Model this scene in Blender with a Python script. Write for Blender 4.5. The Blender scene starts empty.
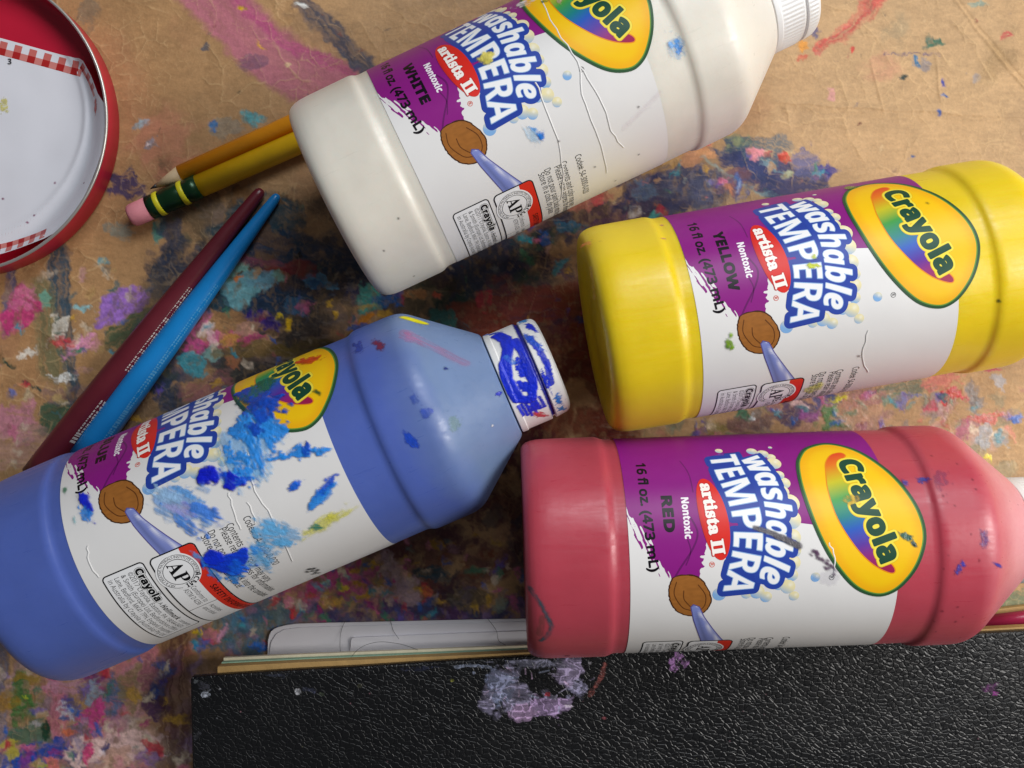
import bpy, math, random
import numpy as np
from mathutils import Vector, Matrix
random.seed(7)
MM = 0.001
sc = bpy.context.scene
C = sc.collection

def lin(c):
    c = np.asarray(c, dtype=float) / 255.0
    return np.where(c <= 0.04045, c / 12.92, ((c + 0.055) / 1.055) ** 2.4)
def lc(c): return tuple(float(v) for v in lin(c)) + (1.0,)

# ------------------------------------------------------------------ noise
def _hash(ix, iy, seed):
    n = (ix.astype(np.int64) * 374761393 + iy.astype(np.int64) * 668265263 + seed * 69069069) & 0xffffffff
    n = ((n ^ (n >> 13)) * 1274126177) & 0xffffffff
    n = (n ^ (n >> 16)) & 0xffff
    return n / 65535.0
def vn(x, y, seed=0):
    x = np.asarray(x, float); y = np.asarray(y, float)
    ix = np.floor(x); iy = np.floor(y); fx = x - ix; fy = y - iy
    fx = fx * fx * (3 - 2 * fx); fy = fy * fy * (3 - 2 * fy)
    a = _hash(ix, iy, seed); b = _hash(ix + 1, iy, seed); c = _hash(ix, iy + 1, seed); d = _hash(ix + 1, iy + 1, seed)
    return (a * (1 - fx) + b * fx) * (1 - fy) + (c * (1 - fx) + d * fx) * fy
def fbm(x, y, seed=0, o=4):
    s = 0; w = 0; a = 1.0
    for k in range(o):
        s = s + a * vn(x * 2 ** k, y * 2 ** k, seed + 17 * k); w += a; a *= .55
    return s / w * 2 - 1
def ss(a, b, x):
    t = np.clip((x - a) / (b - a), 0, 1); return t * t * (3 - 2 * t)

# ------------------------------------------------------------------ paint canvas
class Canvas:
    def __init__(s, x0, y0, x1, y1, dx, base=None):
        s.x0, s.y0, s.dx = x0, y0, dx
        s.nx = int(round((x1 - x0) / dx)) + 1; s.ny = int(round((y1 - y0) / dx)) + 1
        s.rgb = np.zeros((s.ny, s.nx, 3)); s.a = np.zeros((s.ny, s.nx)); s.h = np.zeros((s.ny, s.nx))
        if base is not None: s.rgb[:] = lin(base); s.a[:] = 1
    def win(s, xa, ya, xb, yb):
        i0 = max(0, int((xa - s.x0) / s.dx)); i1 = min(s.nx, int((xb - s.x0) / s.dx) + 2)
        j0 = max(0, int((ya - s.y0) / s.dx)); j1 = min(s.ny, int((yb - s.y0) / s.dx) + 2)
        if i1 <= i0 or j1 <= j0: return None
        X, Y = np.meshgrid(s.x0 + np.arange(i0, i1) * s.dx, s.y0 + np.arange(j0, j1) * s.dx)
        return (slice(j0, j1), slice(i0, i1)), X, Y
    def blend(s, sl, al, col, thick=0.):
        al = np.clip(al, 0, 1); a = s.a[sl]; na = a + al * (1 - a)
        w = np.where(na > 1e-6, al / np.maximum(na, 1e-6), 0)[..., None]
        s.rgb[sl] = s.rgb[sl] * (1 - w) + col * w
        s.a[sl] = na; s.h[sl] = s.h[sl] * (1 - .5 * al) + al * thick
    def colour(s, col, X, Y, seed, var, ang=0, st=6):
        c, q = math.cos(ang), math.sin(ang)
        u = X * c + Y * q; v = -X * q + Y * c
        n = (vn(u / (st * 3), v / (st * .25), seed) - .5) + (vn(u / st, v / st, seed + 5) - .5)
        base = lin(col)
        return base[None, None, :] * (1 + var * n[..., None]) 
    def dab(s, cx, cy, rx, ry=None, ang=0., col=(0, 0, 0), op=1., edge=.28, streak=0., soft=.08, seed=None, var=.35, thick=0.):
        ry = ry or rx; seed = random.randrange(99999) if seed is None else seed
        R = max(rx, ry) * 1.6 + 3 * s.dx
        w = s.win(cx - R, cy - R, cx + R, cy + R)
        if w is None: return
        sl, X, Y = w; a = math.radians(ang); c, q = math.cos(a), math.sin(a)
        u = (X - cx) * c + (Y - cy) * q; v = -(X - cx) * q + (Y - cy) * c
        m = min(rx, ry); k = min(1., edge / .35)
        u2 = u + k * .75 * rx * fbm(u / rx * 1.1 + seed, v / ry * 1.1, seed + 1, 3); v2 = v + k * .75 * ry * fbm(u / rx * 1.1, v / ry * 1.1 + seed, seed + 2, 3)
        f = np.sqrt((u2 / rx) ** 2 + (v2 / ry) ** 2)
        f = f + 1.3 * edge * fbm(X / m * 1.3 + seed, Y / m * 1.3, seed, 4)
        sf = soft + .8 * s.dx / m
        al = 1 - ss(1 - sf, 1 + sf, f)
        if streak > 0:
            st = vn(u / (rx * .9) + seed, v / max(m * .07, s.dx * 1.3), seed) * .6 + vn(u / (rx * .35), v / max(m * .18, s.dx * 2), seed + 3) * .4
            al = al * (1 - streak + streak * ss(.35, .6, st + .25 * (1 - f)))
        s.blend(sl, al * op, s.colour(col, X, Y, seed, var, a, max(m * .6, 2 * s.dx)), thick)
    def stroke(s, pts, w, col, op=1., streak=.3, edge=.2, soft=.15, taper=(1, 1), seed=None, var=.3, thick=0.):
        seed = random.randrange(99999) if seed is None else seed
        P = np.array(pts, float); seg = np.linalg.norm(P[1:] - P[:-1], axis=1); L = seg.sum()
        R = w * max(taper) + 3 * s.dx
        wn = s.win(P[:, 0].min() - R, P[:, 1].min() - R, P[:, 0].max() + R, P[:, 1].max() + R)
        if wn is None: return
        sl, X, Y = wn
        best = np.full(X.shape, 1e9); T = np.zeros(X.shape); S = np.zeros(X.shape); l0 = 0
        for k in range(len(P) - 1):
            d = (P[k + 1] - P[k]) / max(seg[k], 1e-9)
            t = np.clip((X - P[k, 0]) * d[0] + (Y - P[k, 1]) * d[1], 0, seg[k])
            ex = X - P[k, 0] - t * d[0]; ey = Y - P[k, 1] - t * d[1]
            D = np.hypot(ex, ey); sg = ex * d[1] - ey * d[0]
            m = D < best; best[m] = D[m]; T[m] = (l0 + t)[m]; S[m] = (np.sign(sg) * D)[m]; l0 += seg[k]
        hw = w / 2 * (taper[0] + (taper[1] - taper[0]) * T / L)
        f = best / hw + edge * fbm(X / w * 1.5 + seed, Y / w * 1.5, seed, 4)
        sf = soft + 1.2 * s.dx / w
        al = 1 - ss(1 - sf, 1 + sf, f)
        if streak > 0:
            st = vn(T / (w * 1.6), S / max(w * .06, s.dx * 1.3) + 50, seed) * .6 + vn(T / (w * .7), S / max(w * .16, s.dx * 2) + 50, seed + 3) * .4
            al = al * (1 - streak + streak * ss(.3, .6, st))
        base = lin(col); n = (vn(T / (w * 2), S / max(w * .1, s.dx) + 70, seed + 9) - .5) * 1.4
        s.blend(sl, al * op, base[None, None, :] * (1 + var * n[..., None]), thick)

# ------------------------------------------------------------------ materials
def mat(name, col=(200, 200, 200), rough=.4, **k):
    m = bpy.data.materials.new(name); m.use_nodes = True
    b = m.node_tree.nodes['Principled BSDF']
    b.inputs['Base Color'].default_value = lc(col); b.inputs['Roughness'].default_value = rough
    for q, v in k.items():
        q = q.replace('_', ' ')
        b.inputs[q].default_value = v
    return m
class N:
    def __init__(s, m): s.t = m.node_tree; s.b = s.t.nodes['Principled BSDF']
    def n(s, ty, **k):
        x = s.t.nodes.new(ty)
        for a, v in k.items():
            if a.startswith('i_'):
                key = a[2:]; key = int(key) if key.isdigit() else key.replace('_', ' ')
                x.inputs[key].default_value = v
            else: setattr(x, a, v)
        return x
    def l(s, a, b): s.t.links.new(a, b)
def mottled(name, col, rough, var=.08, scale=60, bump=.0, bscale=300, spec=.5, **k):
    m = mat(name, col, rough, **k); q = N(m)
    tc = q.n('ShaderNodeTexCoord')
    no = q.n('ShaderNodeTexNoise', i_Scale=scale, i_Detail=5.0); q.l(tc.outputs['Object'], no.inputs['Vector'])
    mr = q.n('ShaderNodeMapRange', i_1=.3, i_2=.7, i_3=1 - var, i_4=1 + var); q.l(no.outputs['Fac'], mr.inputs[0])
    mx = q.n('ShaderNodeVectorMath', operation='SCALE'); mx.inputs[0].default_value = lc(col)[:3]
    q.l(mr.outputs[0], mx.inputs['Scale']); q.l(mx.outputs[0], q.b.inputs['Base Color'])
    mr2 = q.n('ShaderNodeMapRange', i_1=.3, i_2=.7, i_3=rough * .85, i_4=min(1, rough * 1.2)); q.l(no.outputs['Fac'], mr2.inputs[0])
    q.l(mr2.outputs[0], q.b.inputs['Roughness'])
    if bump:
        n2 = q.n('ShaderNodeTexNoise', i_Scale=bscale, i_Detail=3.0); q.l(tc.outputs['Object'], n2.inputs['Vector'])
        bp = q.n('ShaderNodeBump', i_Strength=bump, i_Distance=.0003); q.l(n2.outputs['Fac'], bp.inputs['Height'])
        q.l(bp.outputs[0], q.b.inputs['Normal'])
    q.b.inputs['Specular IOR Level'].default_value = spec
    return m

# print ink: colour comes from the artwork mesh itself
M_print = mat('printed_label_ink', rough=.38); q = N(M_print)
at = q.n('ShaderNodeAttribute', attribute_name='ink'); q.l(at.outputs['Color'], q.b.inputs['Base Color']); q.b.inputs['Specular IOR Level'].default_value = .3
tc = q.n('ShaderNodeTexCoord'); no = q.n('ShaderNodeTexNoise', i_Scale=120., i_Detail=3.)
q.l(tc.outputs['Object'], no.inputs['Vector'])
bp = q.n('ShaderNodeBump', i_Strength=.12, i_Distance=.0006); q.l(no.outputs['Fac'], bp.inputs['Height']); q.l(bp.outputs[0], q.b.inputs['Normal'])
# dried paint film with its own opacity
M_smear = mat('dried_paint_film', rough=.38); q = N(M_smear)
at = q.n('ShaderNodeAttribute', attribute_name='ink'); q.l(at.outputs['Color'], q.b.inputs['Base Color']); q.l(at.outputs['Alpha'], q.b.inputs['Alpha'])
tc = q.n('ShaderNodeTexCoord'); no = q.n('ShaderNodeTexNoise', i_Scale=900., i_Detail=3.)
q.l(tc.outputs['Object'], no.inputs['Vector'])
bp = q.n('ShaderNodeBump', i_Strength=.7, i_Distance=.0004); q.l(no.outputs['Fac'], bp.inputs['Height']); q.l(bp.outputs[0], q.b.inputs['Normal'])

# ------------------------------------------------------------------ object helpers
def link(name, me, parent=None, loc=None):
    o = bpy.data.objects.new(name, me); C.objects.link(o)
    if parent: o.parent = parent
    if loc is not None: o.location = loc
    return o
def empty(name, loc, rz=0.):
    o = bpy.data.objects.new(name, None); C.objects.link(o); o.location = loc; o.rotation_euler = (0, 0, rz)
    o.empty_display_size = .01
    return o
def tag(o, label=None, cat=None, group=None, kind=None):
    for k, v in (('label', label), ('category', cat), ('group', group), ('kind', kind)):
        if v: o[k] = v
    return o
def mesh(name, V, F, m=None, smooth=True, col=None, parent=None):
    me = bpy.data.meshes.new(name)
    me.from_pydata([tuple(v) for v in V], [], F)
    if col is not None:
        a = me.color_attributes.new('ink', 'FLOAT_COLOR', 'POINT')
        c = np.asarray(col, dtype=np.float32)
        if c.shape[1] == 3: c = np.hstack([c, np.ones((len(c), 1), np.float32)])
        a.data.foreach_set('color', c.ravel())
    if m: me.materials.append(m)
    me.polygons.foreach_set('use_smooth', [smooth] * len(me.polygons))
    me.update()
    return link(name, me, parent)
def gridmesh(name, P, m, col=None, keep=None, parent=None):
    """P: (ny,nx,3) positions"""
    ny, nx = P.shape[:2]
    I = np.arange(ny * nx).reshape(ny, nx)
    F = np.stack([I[:-1, :-1], I[:-1, 1:], I[1:, 1:], I[1:, :-1]], -1)
    F = F[keep] if keep is not None else F.reshape(-1, 4)
    V = P.reshape(-1, 3)
    if keep is not None:
        used = np.unique(F); rm = np.zeros(len(V), int); rm[used] = np.arange(len(used)); F = rm[F]; V = V[used]
        if col is not None: col = col.reshape(-1, col.shape[-1])[used]
    elif col is not None: col = col.reshape(-1, col.shape[-1])
    me = bpy.data.meshes.new(name)
    me.vertices.add(len(V)); me.vertices.foreach_set('co', V.astype(np.float32).ravel())
    me.loops.add(F.size); me.loops.foreach_set('vertex_index', F.astype(np.int32).ravel())
    me.polygons.add(len(F)); me.polygons.foreach_set('loop_start', np.arange(0, F.size, 4, dtype=np.int32))
    me.polygons.foreach_set('loop_total', np.full(len(F), 4, dtype=np.int32))
    me.update(calc_edges=True)
    me.polygons.foreach_set('use_smooth', np.ones(len(F), dtype=bool))
    if col is not None:
        a = me.color_attributes.new('ink', 'FLOAT_COLOR', 'POINT')
        if col.shape[1] == 3: col = np.hstack([col, np.ones((len(col), 1))])
        a.data.foreach_set('color', col.astype(np.float32).ravel())
    me.materials.append(m); me.update()
    return link(name, me, parent)

def patches(keep):
    """split a mask of cells into its separate patches; tiny flecks stay together"""
    todo = {tuple(p) for p in np.argwhere(keep)}; big = []; rest = np.zeros_like(keep)
    while todo:
        st = [todo.pop()]; comp = [st[0]]
        while st:
            a, b = st.pop()
            for p in ((a + 1, b), (a - 1, b), (a, b + 1), (a, b - 1), (a + 1, b + 1), (a - 1, b - 1), (a + 1, b - 1), (a - 1, b + 1)):
                if p in todo: todo.discard(p); st.append(p); comp.append(p)
        m = rest if len(comp) < 60 else np.zeros_like(keep)
        c = np.array(comp); m[c[:, 0], c[:, 1]] = True
        if len(comp) >= 60: big.append(m)
    return big, rest
# px is the unit of my table plan: 1024 x 768 plan units = 345 x 259 mm of table, origin under the camera
U = 300. / 890.
def T(px, py, z=0.): # plan units at table level -> metres, z in mm
    k = (300. - z) / 890.
    return Vector(((px - 512) * k * MM, (384 - py) * k * MM, z * MM))

# ================================================================== TABLE
def build_table():
    cv = Canvas(-150, -130, 1174, 898, 1.0, (188, 153, 112))
    yy, xx = np.mgrid[0:cv.ny, 0:cv.nx]; X = xx - 150.; Y = yy - 130.
    n1 = fbm(X / 160, Y / 110, 3, 5); n2 = fbm(X / 18, Y / 14, 5, 4)
    cv.rgb *= (1 + .16 * n1 + .12 * n2)[..., None]
    warm = ss(.0, .9, fbm(X / 120, Y / 120, 8, 3)); cv.rgb *= (1 - warm[..., None] * np.array([.0, .10, .22]))
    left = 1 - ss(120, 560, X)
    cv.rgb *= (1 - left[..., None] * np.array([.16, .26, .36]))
    # crumple lines of the kraft paper
    wx = X + 14 * fbm(X / 40, Y / 40, 31, 3); wy = Y + 14 * fbm(X / 40, Y / 40, 37, 3)
    cre = np.zeros_like(X)
    def crumple(cs, sd):
        gx = (X + 7 * fbm(X / 22, Y / 22, sd + 3, 3)) / cs; gy = (Y + 7 * fbm(X / 22, Y / 22, sd + 4, 3)) / cs; ix = np.floor(gx); iy = np.floor(gy); f1 = np.full(X.shape, 9.); f2 = f1.copy()
        for ox in (-1, 0, 1):
            for oy in (-1, 0, 1):
                d = np.hypot(ix + ox + _hash(ix + ox, iy + oy, sd) - gx, iy + oy + _hash(ix + ox, iy + oy, sd + 1) - gy)
                f2 = np.minimum(f2, np.maximum(f1, d)); f1 = np.minimum(f1, d)
        return (f2 - f1) * cs
    facet = np.zeros_like(X)
    for cs, sd, wd_, am in ((62, 41, .62, .9), (36, 43, .55, .8), (21, 47, .5, .7), (12, 49, .4, .5)):
        e_ = crumple(cs, sd); on = ss(-.1, .4, fbm(X / 30, Y / 30, sd + 9, 3)); cre = np.maximum(cre, am * on * (1 - ss(wd_ * .4, wd_ * 2.2, e_))); facet += am * on * np.exp(-e_ / (cs * .12)) * (cs / 40)
    H0 = cre * .25 + .08 * n2 + .5 * fbm(X / 90, Y / 70, 51, 3) + .5 * facet + 1.2 * np.abs(fbm(wx / 60, wy / 85, 52, 2))
    D, S = cv.dab, cv.stroke
    def mess(x0, y0, x1, y1, n, pal,  r=(4, 16), op=(.4, .95), streak=.5, asp=(.35, .8), ang=(0, 180), thick=(.02, .25)):
        small = r[1] <= 6
        for _ in range(int(n * (.45 if small else 1.7))):
            rr = random.uniform(*r) * (random.random() * .7 + .5)
            D(random.uniform(x0, x1), random.uniform(y0, y1), rr, rr * random.uniform(*asp), random.uniform(*ang), random.choice(pal),
              random.uniform(*op), random.uniform(.35, .8), random.uniform(0, streak), random.uniform(.1, .4), thick=random.uniform(*thick))
    navy = (38, 48, 92); teal = (38, 96, 108); brn = (120, 84, 52); mag = (178, 48, 120); pink = (206, 120, 140); lil = (170, 140, 190)
    dg = (46, 70, 58); mar = (92, 30, 36); oc = (176, 130, 40); cream = (216, 196, 170); slate = (84, 96, 128); rust = (150, 66, 40); aqua = (104, 170, 176)
    kraft = (170, 130, 84); plum = (88, 52, 96)
    # soft old stains
    mess(-140, -120, 1170, 890, 60, [(150, 120, 90), (176, 120, 90), (120, 100, 84)], (20, 60), (.12, .3), .3, (.5, .9), thick=(0, .02))
    # ---- upper left paper
    S([(150, -60), (215, -5), (262, 50), (330, 92), (400, 120), (470, 190)], 54, (184, 104, 128), .8, .1, .12, .2)
    S([(232, -5), (282, 42), (352, 72)], 12, (184, 40, 130), .5, .5, .3, .4)
    D(252, 62, 13, 7, 0, (104, 84, 110), .6, streak=.4); S([(304, 3), (330, 30), (372, 72)], 20, (46, 62, 88), .85, .4)
    D(303, 4, 5, 3, 0, (232, 232, 228), thick=.3); D(86, 12, 11, 14, 20, (110, 104, 92), .55, streak=.6)
    D(205, 48, 4, 4, 0, (74, 84, 100), .8); D(262, 45, 5, 2, 40, (240, 178, 88), thick=.3); D(287, 65, 3, 1.2, 20, (240, 210, 160), thick=.2); D(242, 8, 4, 3, 0, (226, 186, 30), thick=.2)
    D(142, 121, 10, 5, 10, (150, 186, 200), .8, .5, .7, thick=.2); D(152, 143, 6, 5, 30, (96, 150, 170), .9, .5, .6, thick=.2); D(150, 143, 3, 1.6, 0, (235, 240, 240))
    D(213, 125, 4.5, 4.5, 0, (24, 110, 190), thick=.2); D(252, 118, 11, 6, 5, (84, 170, 180), .9, .3, .5, thick=.2); D(225, 128, 14, 9, 0, (110, 130, 130), .4)
    D(160, 140, 36, 24, -20, (196, 122, 104), .45, .4, .3, .4); D(190, 165, 30, 14, -10, (180, 110, 90), .4, .3, .3, .4)
    D(128, 187, 20, 13, 0, (58, 50, 92), .9, .35, .7); D(118, 228, 14, 8, 0, (96, 130, 130), .55, streak=.5); D(160, 230, 6, 12, 10, (60, 150, 140), .8, .3)
    mess(60, 0, 340, 200, 40, [(90, 80, 60), (130, 60, 50), (220, 190, 140), (70, 80, 90)], (1, 3), (.5, .9))
    mess(300, -90, 900, 60, 40, [(90, 80, 60), (130, 60, 50), (220, 190, 140), (70, 80, 90)], (1, 4), (.5, .9))
    # ---- left strip
    S([(58, 250), (62, 320), (72, 400), (74, 425)], 19, (30, 74, 96), .9, .45, .25, .2, (1.1, .6), thick=.1); S([(10, 272), (6, 330)], 12, (80, 84, 130), .8, .5)
    S([(40, 290), (48, 340), (50, 372)], 26, (88, 104, 76), .7, .5, .4, .4); D(18, 312, 19, 24, 20, (196, 62, 120), .95, .22, .3, thick=.25); D(20, 300, 12, 16, 20, (214, 120, 160), .6, streak=.8)
    D(122, 306, 31, 14, -35, (158, 112, 200), .95, .22, .3, thick=.25); D(130, 330, 34, 16, -30, (52, 84, 60), .85, .3, .5); D(158, 282, 12, 18, 20, (56, 72, 84), .85, .4, .5)
    D(83, 307, 9, 3, 5, (140, 190, 196), .9, .5, .4, thick=.2); D(79, 344, 15, 7, -25, (226, 150, 190), .95, .4, .4, thick=.3); D(60, 330, 10, 18, 10, (225, 215, 200), .8, .7, .85, thick=.3)
    D(62, 378, 11, 3, 0, (240, 240, 236), .9, .6, .6, thick=.3); D(28, 352, 12, 4, -20, (235, 228, 215), .8, .6, .7, thick=.2); D(45, 298, 5, 8, 0, (110, 170, 150), .8)
    S([(2, 358), (14, 366)], 3, (30, 60, 50)); S([(22, 382), (40, 392)], 3, (30, 60, 60)); D(15, 420, 26, 22, 10, (206, 130, 160), .7, .4, .5, thick=.1); D(60, 420, 30, 16, -20, (40, 92, 72), .85, .4, .5)
    D(20, 450, 34, 22, 0, (196, 150, 140), .6, .4, .5); D(75, 395, 40, 14, 0, (120, 96, 110), .5, .4, .7); D(104, 261, 4, 4, 0, (90, 150, 160), .8); D(90, 345, 12, 5, 0, (210, 140, 160), .7)
    mess(-60, 250, 170, 470, 60, [cream, (150, 110, 70), (200, 150, 150), teal, (200, 170, 110), (120, 90, 60)], (2, 9), (.3, .8), .6)
    # ---- middle, between the handles and the blue and white bottles
    mess(150, 190, 480, 420, 90, [navy, (44, 58, 84), dg, (60, 70, 90), (90, 76, 60), (104, 84, 60)], (12, 34), (.45, .85), .5, thick=(.0, .1))
    mess(200, 180, 480, 400, 22, [(40, 40, 60), (50, 46, 44), (36, 44, 54), (64, 52, 46)], (16, 40), (.5, .85), .4)
    mess(190, 200, 300, 260, 8, [(140, 100, 56), (120, 84, 50)], (10, 26), (.4, .8), .5)
    for a_ in ((235, 232, 34, 20, -30), (285, 222, 30, 20, 20), (215, 300, 30, 14, -20), (300, 250, 40, 22, 0), (350, 270, 26, 30, 10), (270, 300, 44, 16, 0), (168, 262, 16, 22, 30)): D(*a_, random.choice([(34, 46, 84), (30, 56, 84), (40, 50, 70), (36, 70, 84)]), .85, .6, .4, .25, thick=.08)
    D(262, 236, 30, 12, 10, (128, 92, 56), .6, .4, .5); D(240, 288, 21, 17, -10, (112, 168, 176), .95, .35, .2, thick=.35); D(232, 270, 18, 12, 20, (120, 172, 160), .9, .35, .3, thick=.3); D(238, 279, 6, 3, 0, (214, 120, 50), .95, thick=.3)
    D(262, 282, 12, 9, 0, (120, 176, 196), .85, .5, .4, thick=.3); D(276, 278, 7, 5, 0, (130, 176, 160), .8, thick=.2); D(320, 281, 15, 8, 10, (88, 146, 180), .9, .4, .5, thick=.3); D(318, 284, 8, 4, 10, (40, 84, 130), .8)
    D(300, 270, 22, 8, 0, (140, 50, 40), .75, .5, .6); D(260, 262, 30, 6, 10, (150, 70, 90), .6, .5, .6); D(298, 257, 3.4, 3, 0, (20, 18, 22)); D(288, 272, 5, 3, 30, (120, 30, 40)); D(296, 305, 8, 9, 0, (60, 104, 140), .7)
    D(226, 323, 36, 16, 0, (172, 128, 84), .9, .3, .4, thick=.15); D(266, 321, 17, 7, 15, (50, 34, 120), .95, .35, .3, thick=.3); D(258, 319, 7, 3, 0, (110, 30, 90)); D(279, 316, 3, 3, 0, (230, 200, 40), thick=.3); D(289, 325, 2.6, 4, 0, (224, 180, 30), thick=.3)
    D(230, 340, 34, 8, -5, (190, 70, 118), .9, .5, .5, thick=.25); D(212, 336, 14, 5, 60, (232, 190, 190), .9, .4, .5, thick=.3); D(192, 345, 12, 10, 0, (206, 84, 140), .9, .4, .4, thick=.2); D(205, 330, 9, 4, -30, (236, 210, 196), .9, thick=.2)
    D(192, 362, 15, 11, 20, (72, 160, 172), .9, .4, .3, thick=.25); D(215, 352, 10, 8, 0, (140, 190, 180), .6); D(248, 329, 12, 8, 0, (200, 150, 130), .8); D(234, 361, 8, 6, 0, (190, 120, 80), .7, thick=.2)
    D(205, 390, 30, 14, -10, (176, 110, 110), .6, .4, .6); D(265, 352, 44, 9, 0, (130, 104, 50), .7, .4, .6); D(330, 350, 50, 10, 0, (104, 88, 30), .6, .4, .5)
    D(369, 304, 12, 15, 30, (72, 150, 140), .95, .35, .3, thick=.3); D(366, 322, 12, 6, -30, (206, 130, 40), .95, .3, thick=.3); D(390, 300, 16, 6, 0, (36, 90, 150), .8); D(386, 313, 7, 5, 0, (196, 150, 50), .9); D(412, 294, 14, 5, 5, (190, 130, 80), .8); D(437, 295, 4, 2.6, 0, (224, 100, 70), thick=.3)
    for x, y in ((329, 303), (335, 315), (333, 312), (352, 322)): D(x, y, 2.6, 3.4, 0, (214, 170, 60), .9, thick=.3)
    mess(170, 200, 460, 400, 110, [(190, 150, 110), teal, (200, 110, 120), (60, 70, 110), (210, 190, 160), (150, 60, 60), (80, 110, 90)], (1.5, 6), (.4, .9), .5)
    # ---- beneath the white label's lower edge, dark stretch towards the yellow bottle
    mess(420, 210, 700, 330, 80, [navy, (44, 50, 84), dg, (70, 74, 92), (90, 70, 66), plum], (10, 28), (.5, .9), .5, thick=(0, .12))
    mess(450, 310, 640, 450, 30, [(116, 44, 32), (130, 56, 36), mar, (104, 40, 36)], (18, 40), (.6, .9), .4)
    D(530, 305, 60, 26, -8, (140, 58, 36), .85, .3, .4, .2); D(600, 300, 30, 40, 0, (136, 64, 42), .6, .3, .5, .3); D(470, 315, 22, 12, 10, (136, 60, 40), .8)
    D(437, 295, 5, 3, 10, (226, 110, 80), thick=.3); D(524, 237, 9, 4, 15, (44, 168, 190), .95, .3, thick=.3); D(566, 229, 18, 7, -8, (48, 104, 136), .85, .4, .4, thick=.1); D(598, 199, 8, 7, 0, (216, 44, 84), .95, .4, .2, thick=.35)
    D(590, 200, 20, 10, -20, (176, 104, 90), .8, .4, .4); D(545, 250, 10, 30, 0, (30, 34, 60), .8, .3, .5); D(549, 252, 3, 7, 0, (190, 150, 140), .9, thick=.2); D(444, 320, 14, 12, 0, (60, 120, 110), .8, .4, thick=.2)
    D(520, 228, 40, 8, -15, (170, 116, 100), .6, .4, .6); D(636, 213, 9, 5, -30, (214, 208, 204), .9, .5, .3, thick=.3); D(657, 216, 6, 4, 0, (84, 170, 170), .95, thick=.3); D(640, 228, 60, 6, -6, (170, 120, 90), .5)
    mess(430, 220, 680, 330, 90, [(190, 150, 110), teal, (170, 90, 100), (60, 70, 130), (150, 150, 150), (150, 60, 60), (80, 110, 90)], (1.2, 5), (.4, .9), .5)
    # ---- navy bay between white and yellow bottles
    mess(610, 175, 720, 205, 14, [navy, (70, 74, 110), (60, 84, 120), (90, 84, 110)], (10, 22), (.6, .9), .5)
    D(690, 190, 34, 22, 0, (78, 82, 110), .9, .35, .3); D(650, 205, 34, 10, 0, (52, 54, 92), .85, .4, .4); D(645, 190, 10, 12, 20, (84, 110, 140), .8, .4, .6); D(668, 162, 22, 9, -25, (190, 150, 80), .6, .4, .4)
    D(703, 153, 20, 14, -20, (214, 156, 110), .8, .35, .3); D(737, 142, 14, 10, 0, (110, 140, 110), .75, .4, .4); D(750, 165, 38, 12, 35, (44, 74, 112), .9, .35, .4); D(775, 178, 46, 17, 8, (44, 54, 104), .9, .35, .4)
    D(733, 181, 18, 13, 0, (120, 84, 96), .85, .35, .4); D(770, 150, 28, 12, 10, (74, 100, 116), .75, .4, .6); D(805, 165, 17, 20, 0, (96, 98, 140), .85, .35, .4); D(828, 168, 8, 6, 0, (60, 60, 140), .9, .4); D(827, 173, 3, 6, 0, (60, 60, 140), .9)
    D(755, 153, 9, 6, 0, (226, 140, 150), .95, .4, .2, thick=.35); D(786, 158, 5.5, 5, 0, (198, 70, 50), .95, .2, thick=.35); D(786, 175, 5, 5, 0, (172, 176, 142), .95, .15, thick=.3); D(739, 184, 2, 5, 25, (240, 236, 225), thick=.3); D(730, 187, 5, 6, 0, (206, 130, 90), .8)
    D(706, 143, 9, 2.5, -15, (206, 70, 100), .9, thick=.2); D(770, 166, 14, 3, 30, (130, 170, 180), .6, .5, .8); D(790, 195, 34, 9, 0, (60, 58, 96), .6, .4, .5)
    S([(700, 155), (760, 195), (800, 200)], 4, (150, 190, 190), .4, .8)
    mess(610, 140, 840, 215, 70, [(190, 150, 110), teal, (206, 120, 110), (60, 70, 130), (150, 160, 160), (214, 190, 150)], (1, 4), (.4, .9), .5)
    # ---- upper right paper
    S([(820, 48), (850, 28), (882, -8)], 17, (196, 70, 62), .9, .6, .25, .2, (.7, 1), thick=.1); S([(800, 58), (806, 56)], 5, (200, 90, 70), .8); D(932, 43, 9, 7, 0, (36, 92, 72), .95, .3, .1, thick=.25); D(802, 43, 5, 8, 0, (222, 150, 60), .9)
    D(897, 28, 12, 18, 20, (140, 130, 104), .45, .4, .4, .4); D(886, 68, 16, 12, 0, (196, 134, 110), .45, .4, .4, .4); D(815, 32, 4, 5, 0, (80, 84, 130), .8); D(904, 79, 2.6, 2.2, 0, (40, 60, 60)); D(944, 81, 2, 4, 0, (70, 74, 150)); D(943, 96, 3, 2.4, 30, (40, 90, 150)); D(939, 112, 3.4, 2, 0, (40, 80, 150)); D(913, 158, 1.8, 1.6, 0, (60, 90, 140))
    D(917, 62, 3, 5, -30, (50, 110, 150)); D(926, 65, 4, 6, -20, (120, 124, 140), .6); D(831, 95, 4, 5, 0, (214, 150, 150), .7); D(976, 78, 4, 5, 0, (140, 140, 150), .6); D(860, 122, 2.4, 1.4, -20, (90, 40, 30)); D(853, 49, 2.4, 2, 0, (200, 70, 60))
    S([(886, 54), (918, 53)], 3, (90, 80, 110), .7, .9); S([(925, 54), (942, 54)], 2.5, (90, 80, 120), .7, .9); S([(1003, 38), (1008, 32), (1012, 36), (1006, 38)], 2, (190, 60, 70)); D(1000, 60, 14, 22, 30, (150, 120, 80), .6, .4, .3, .5)
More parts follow.
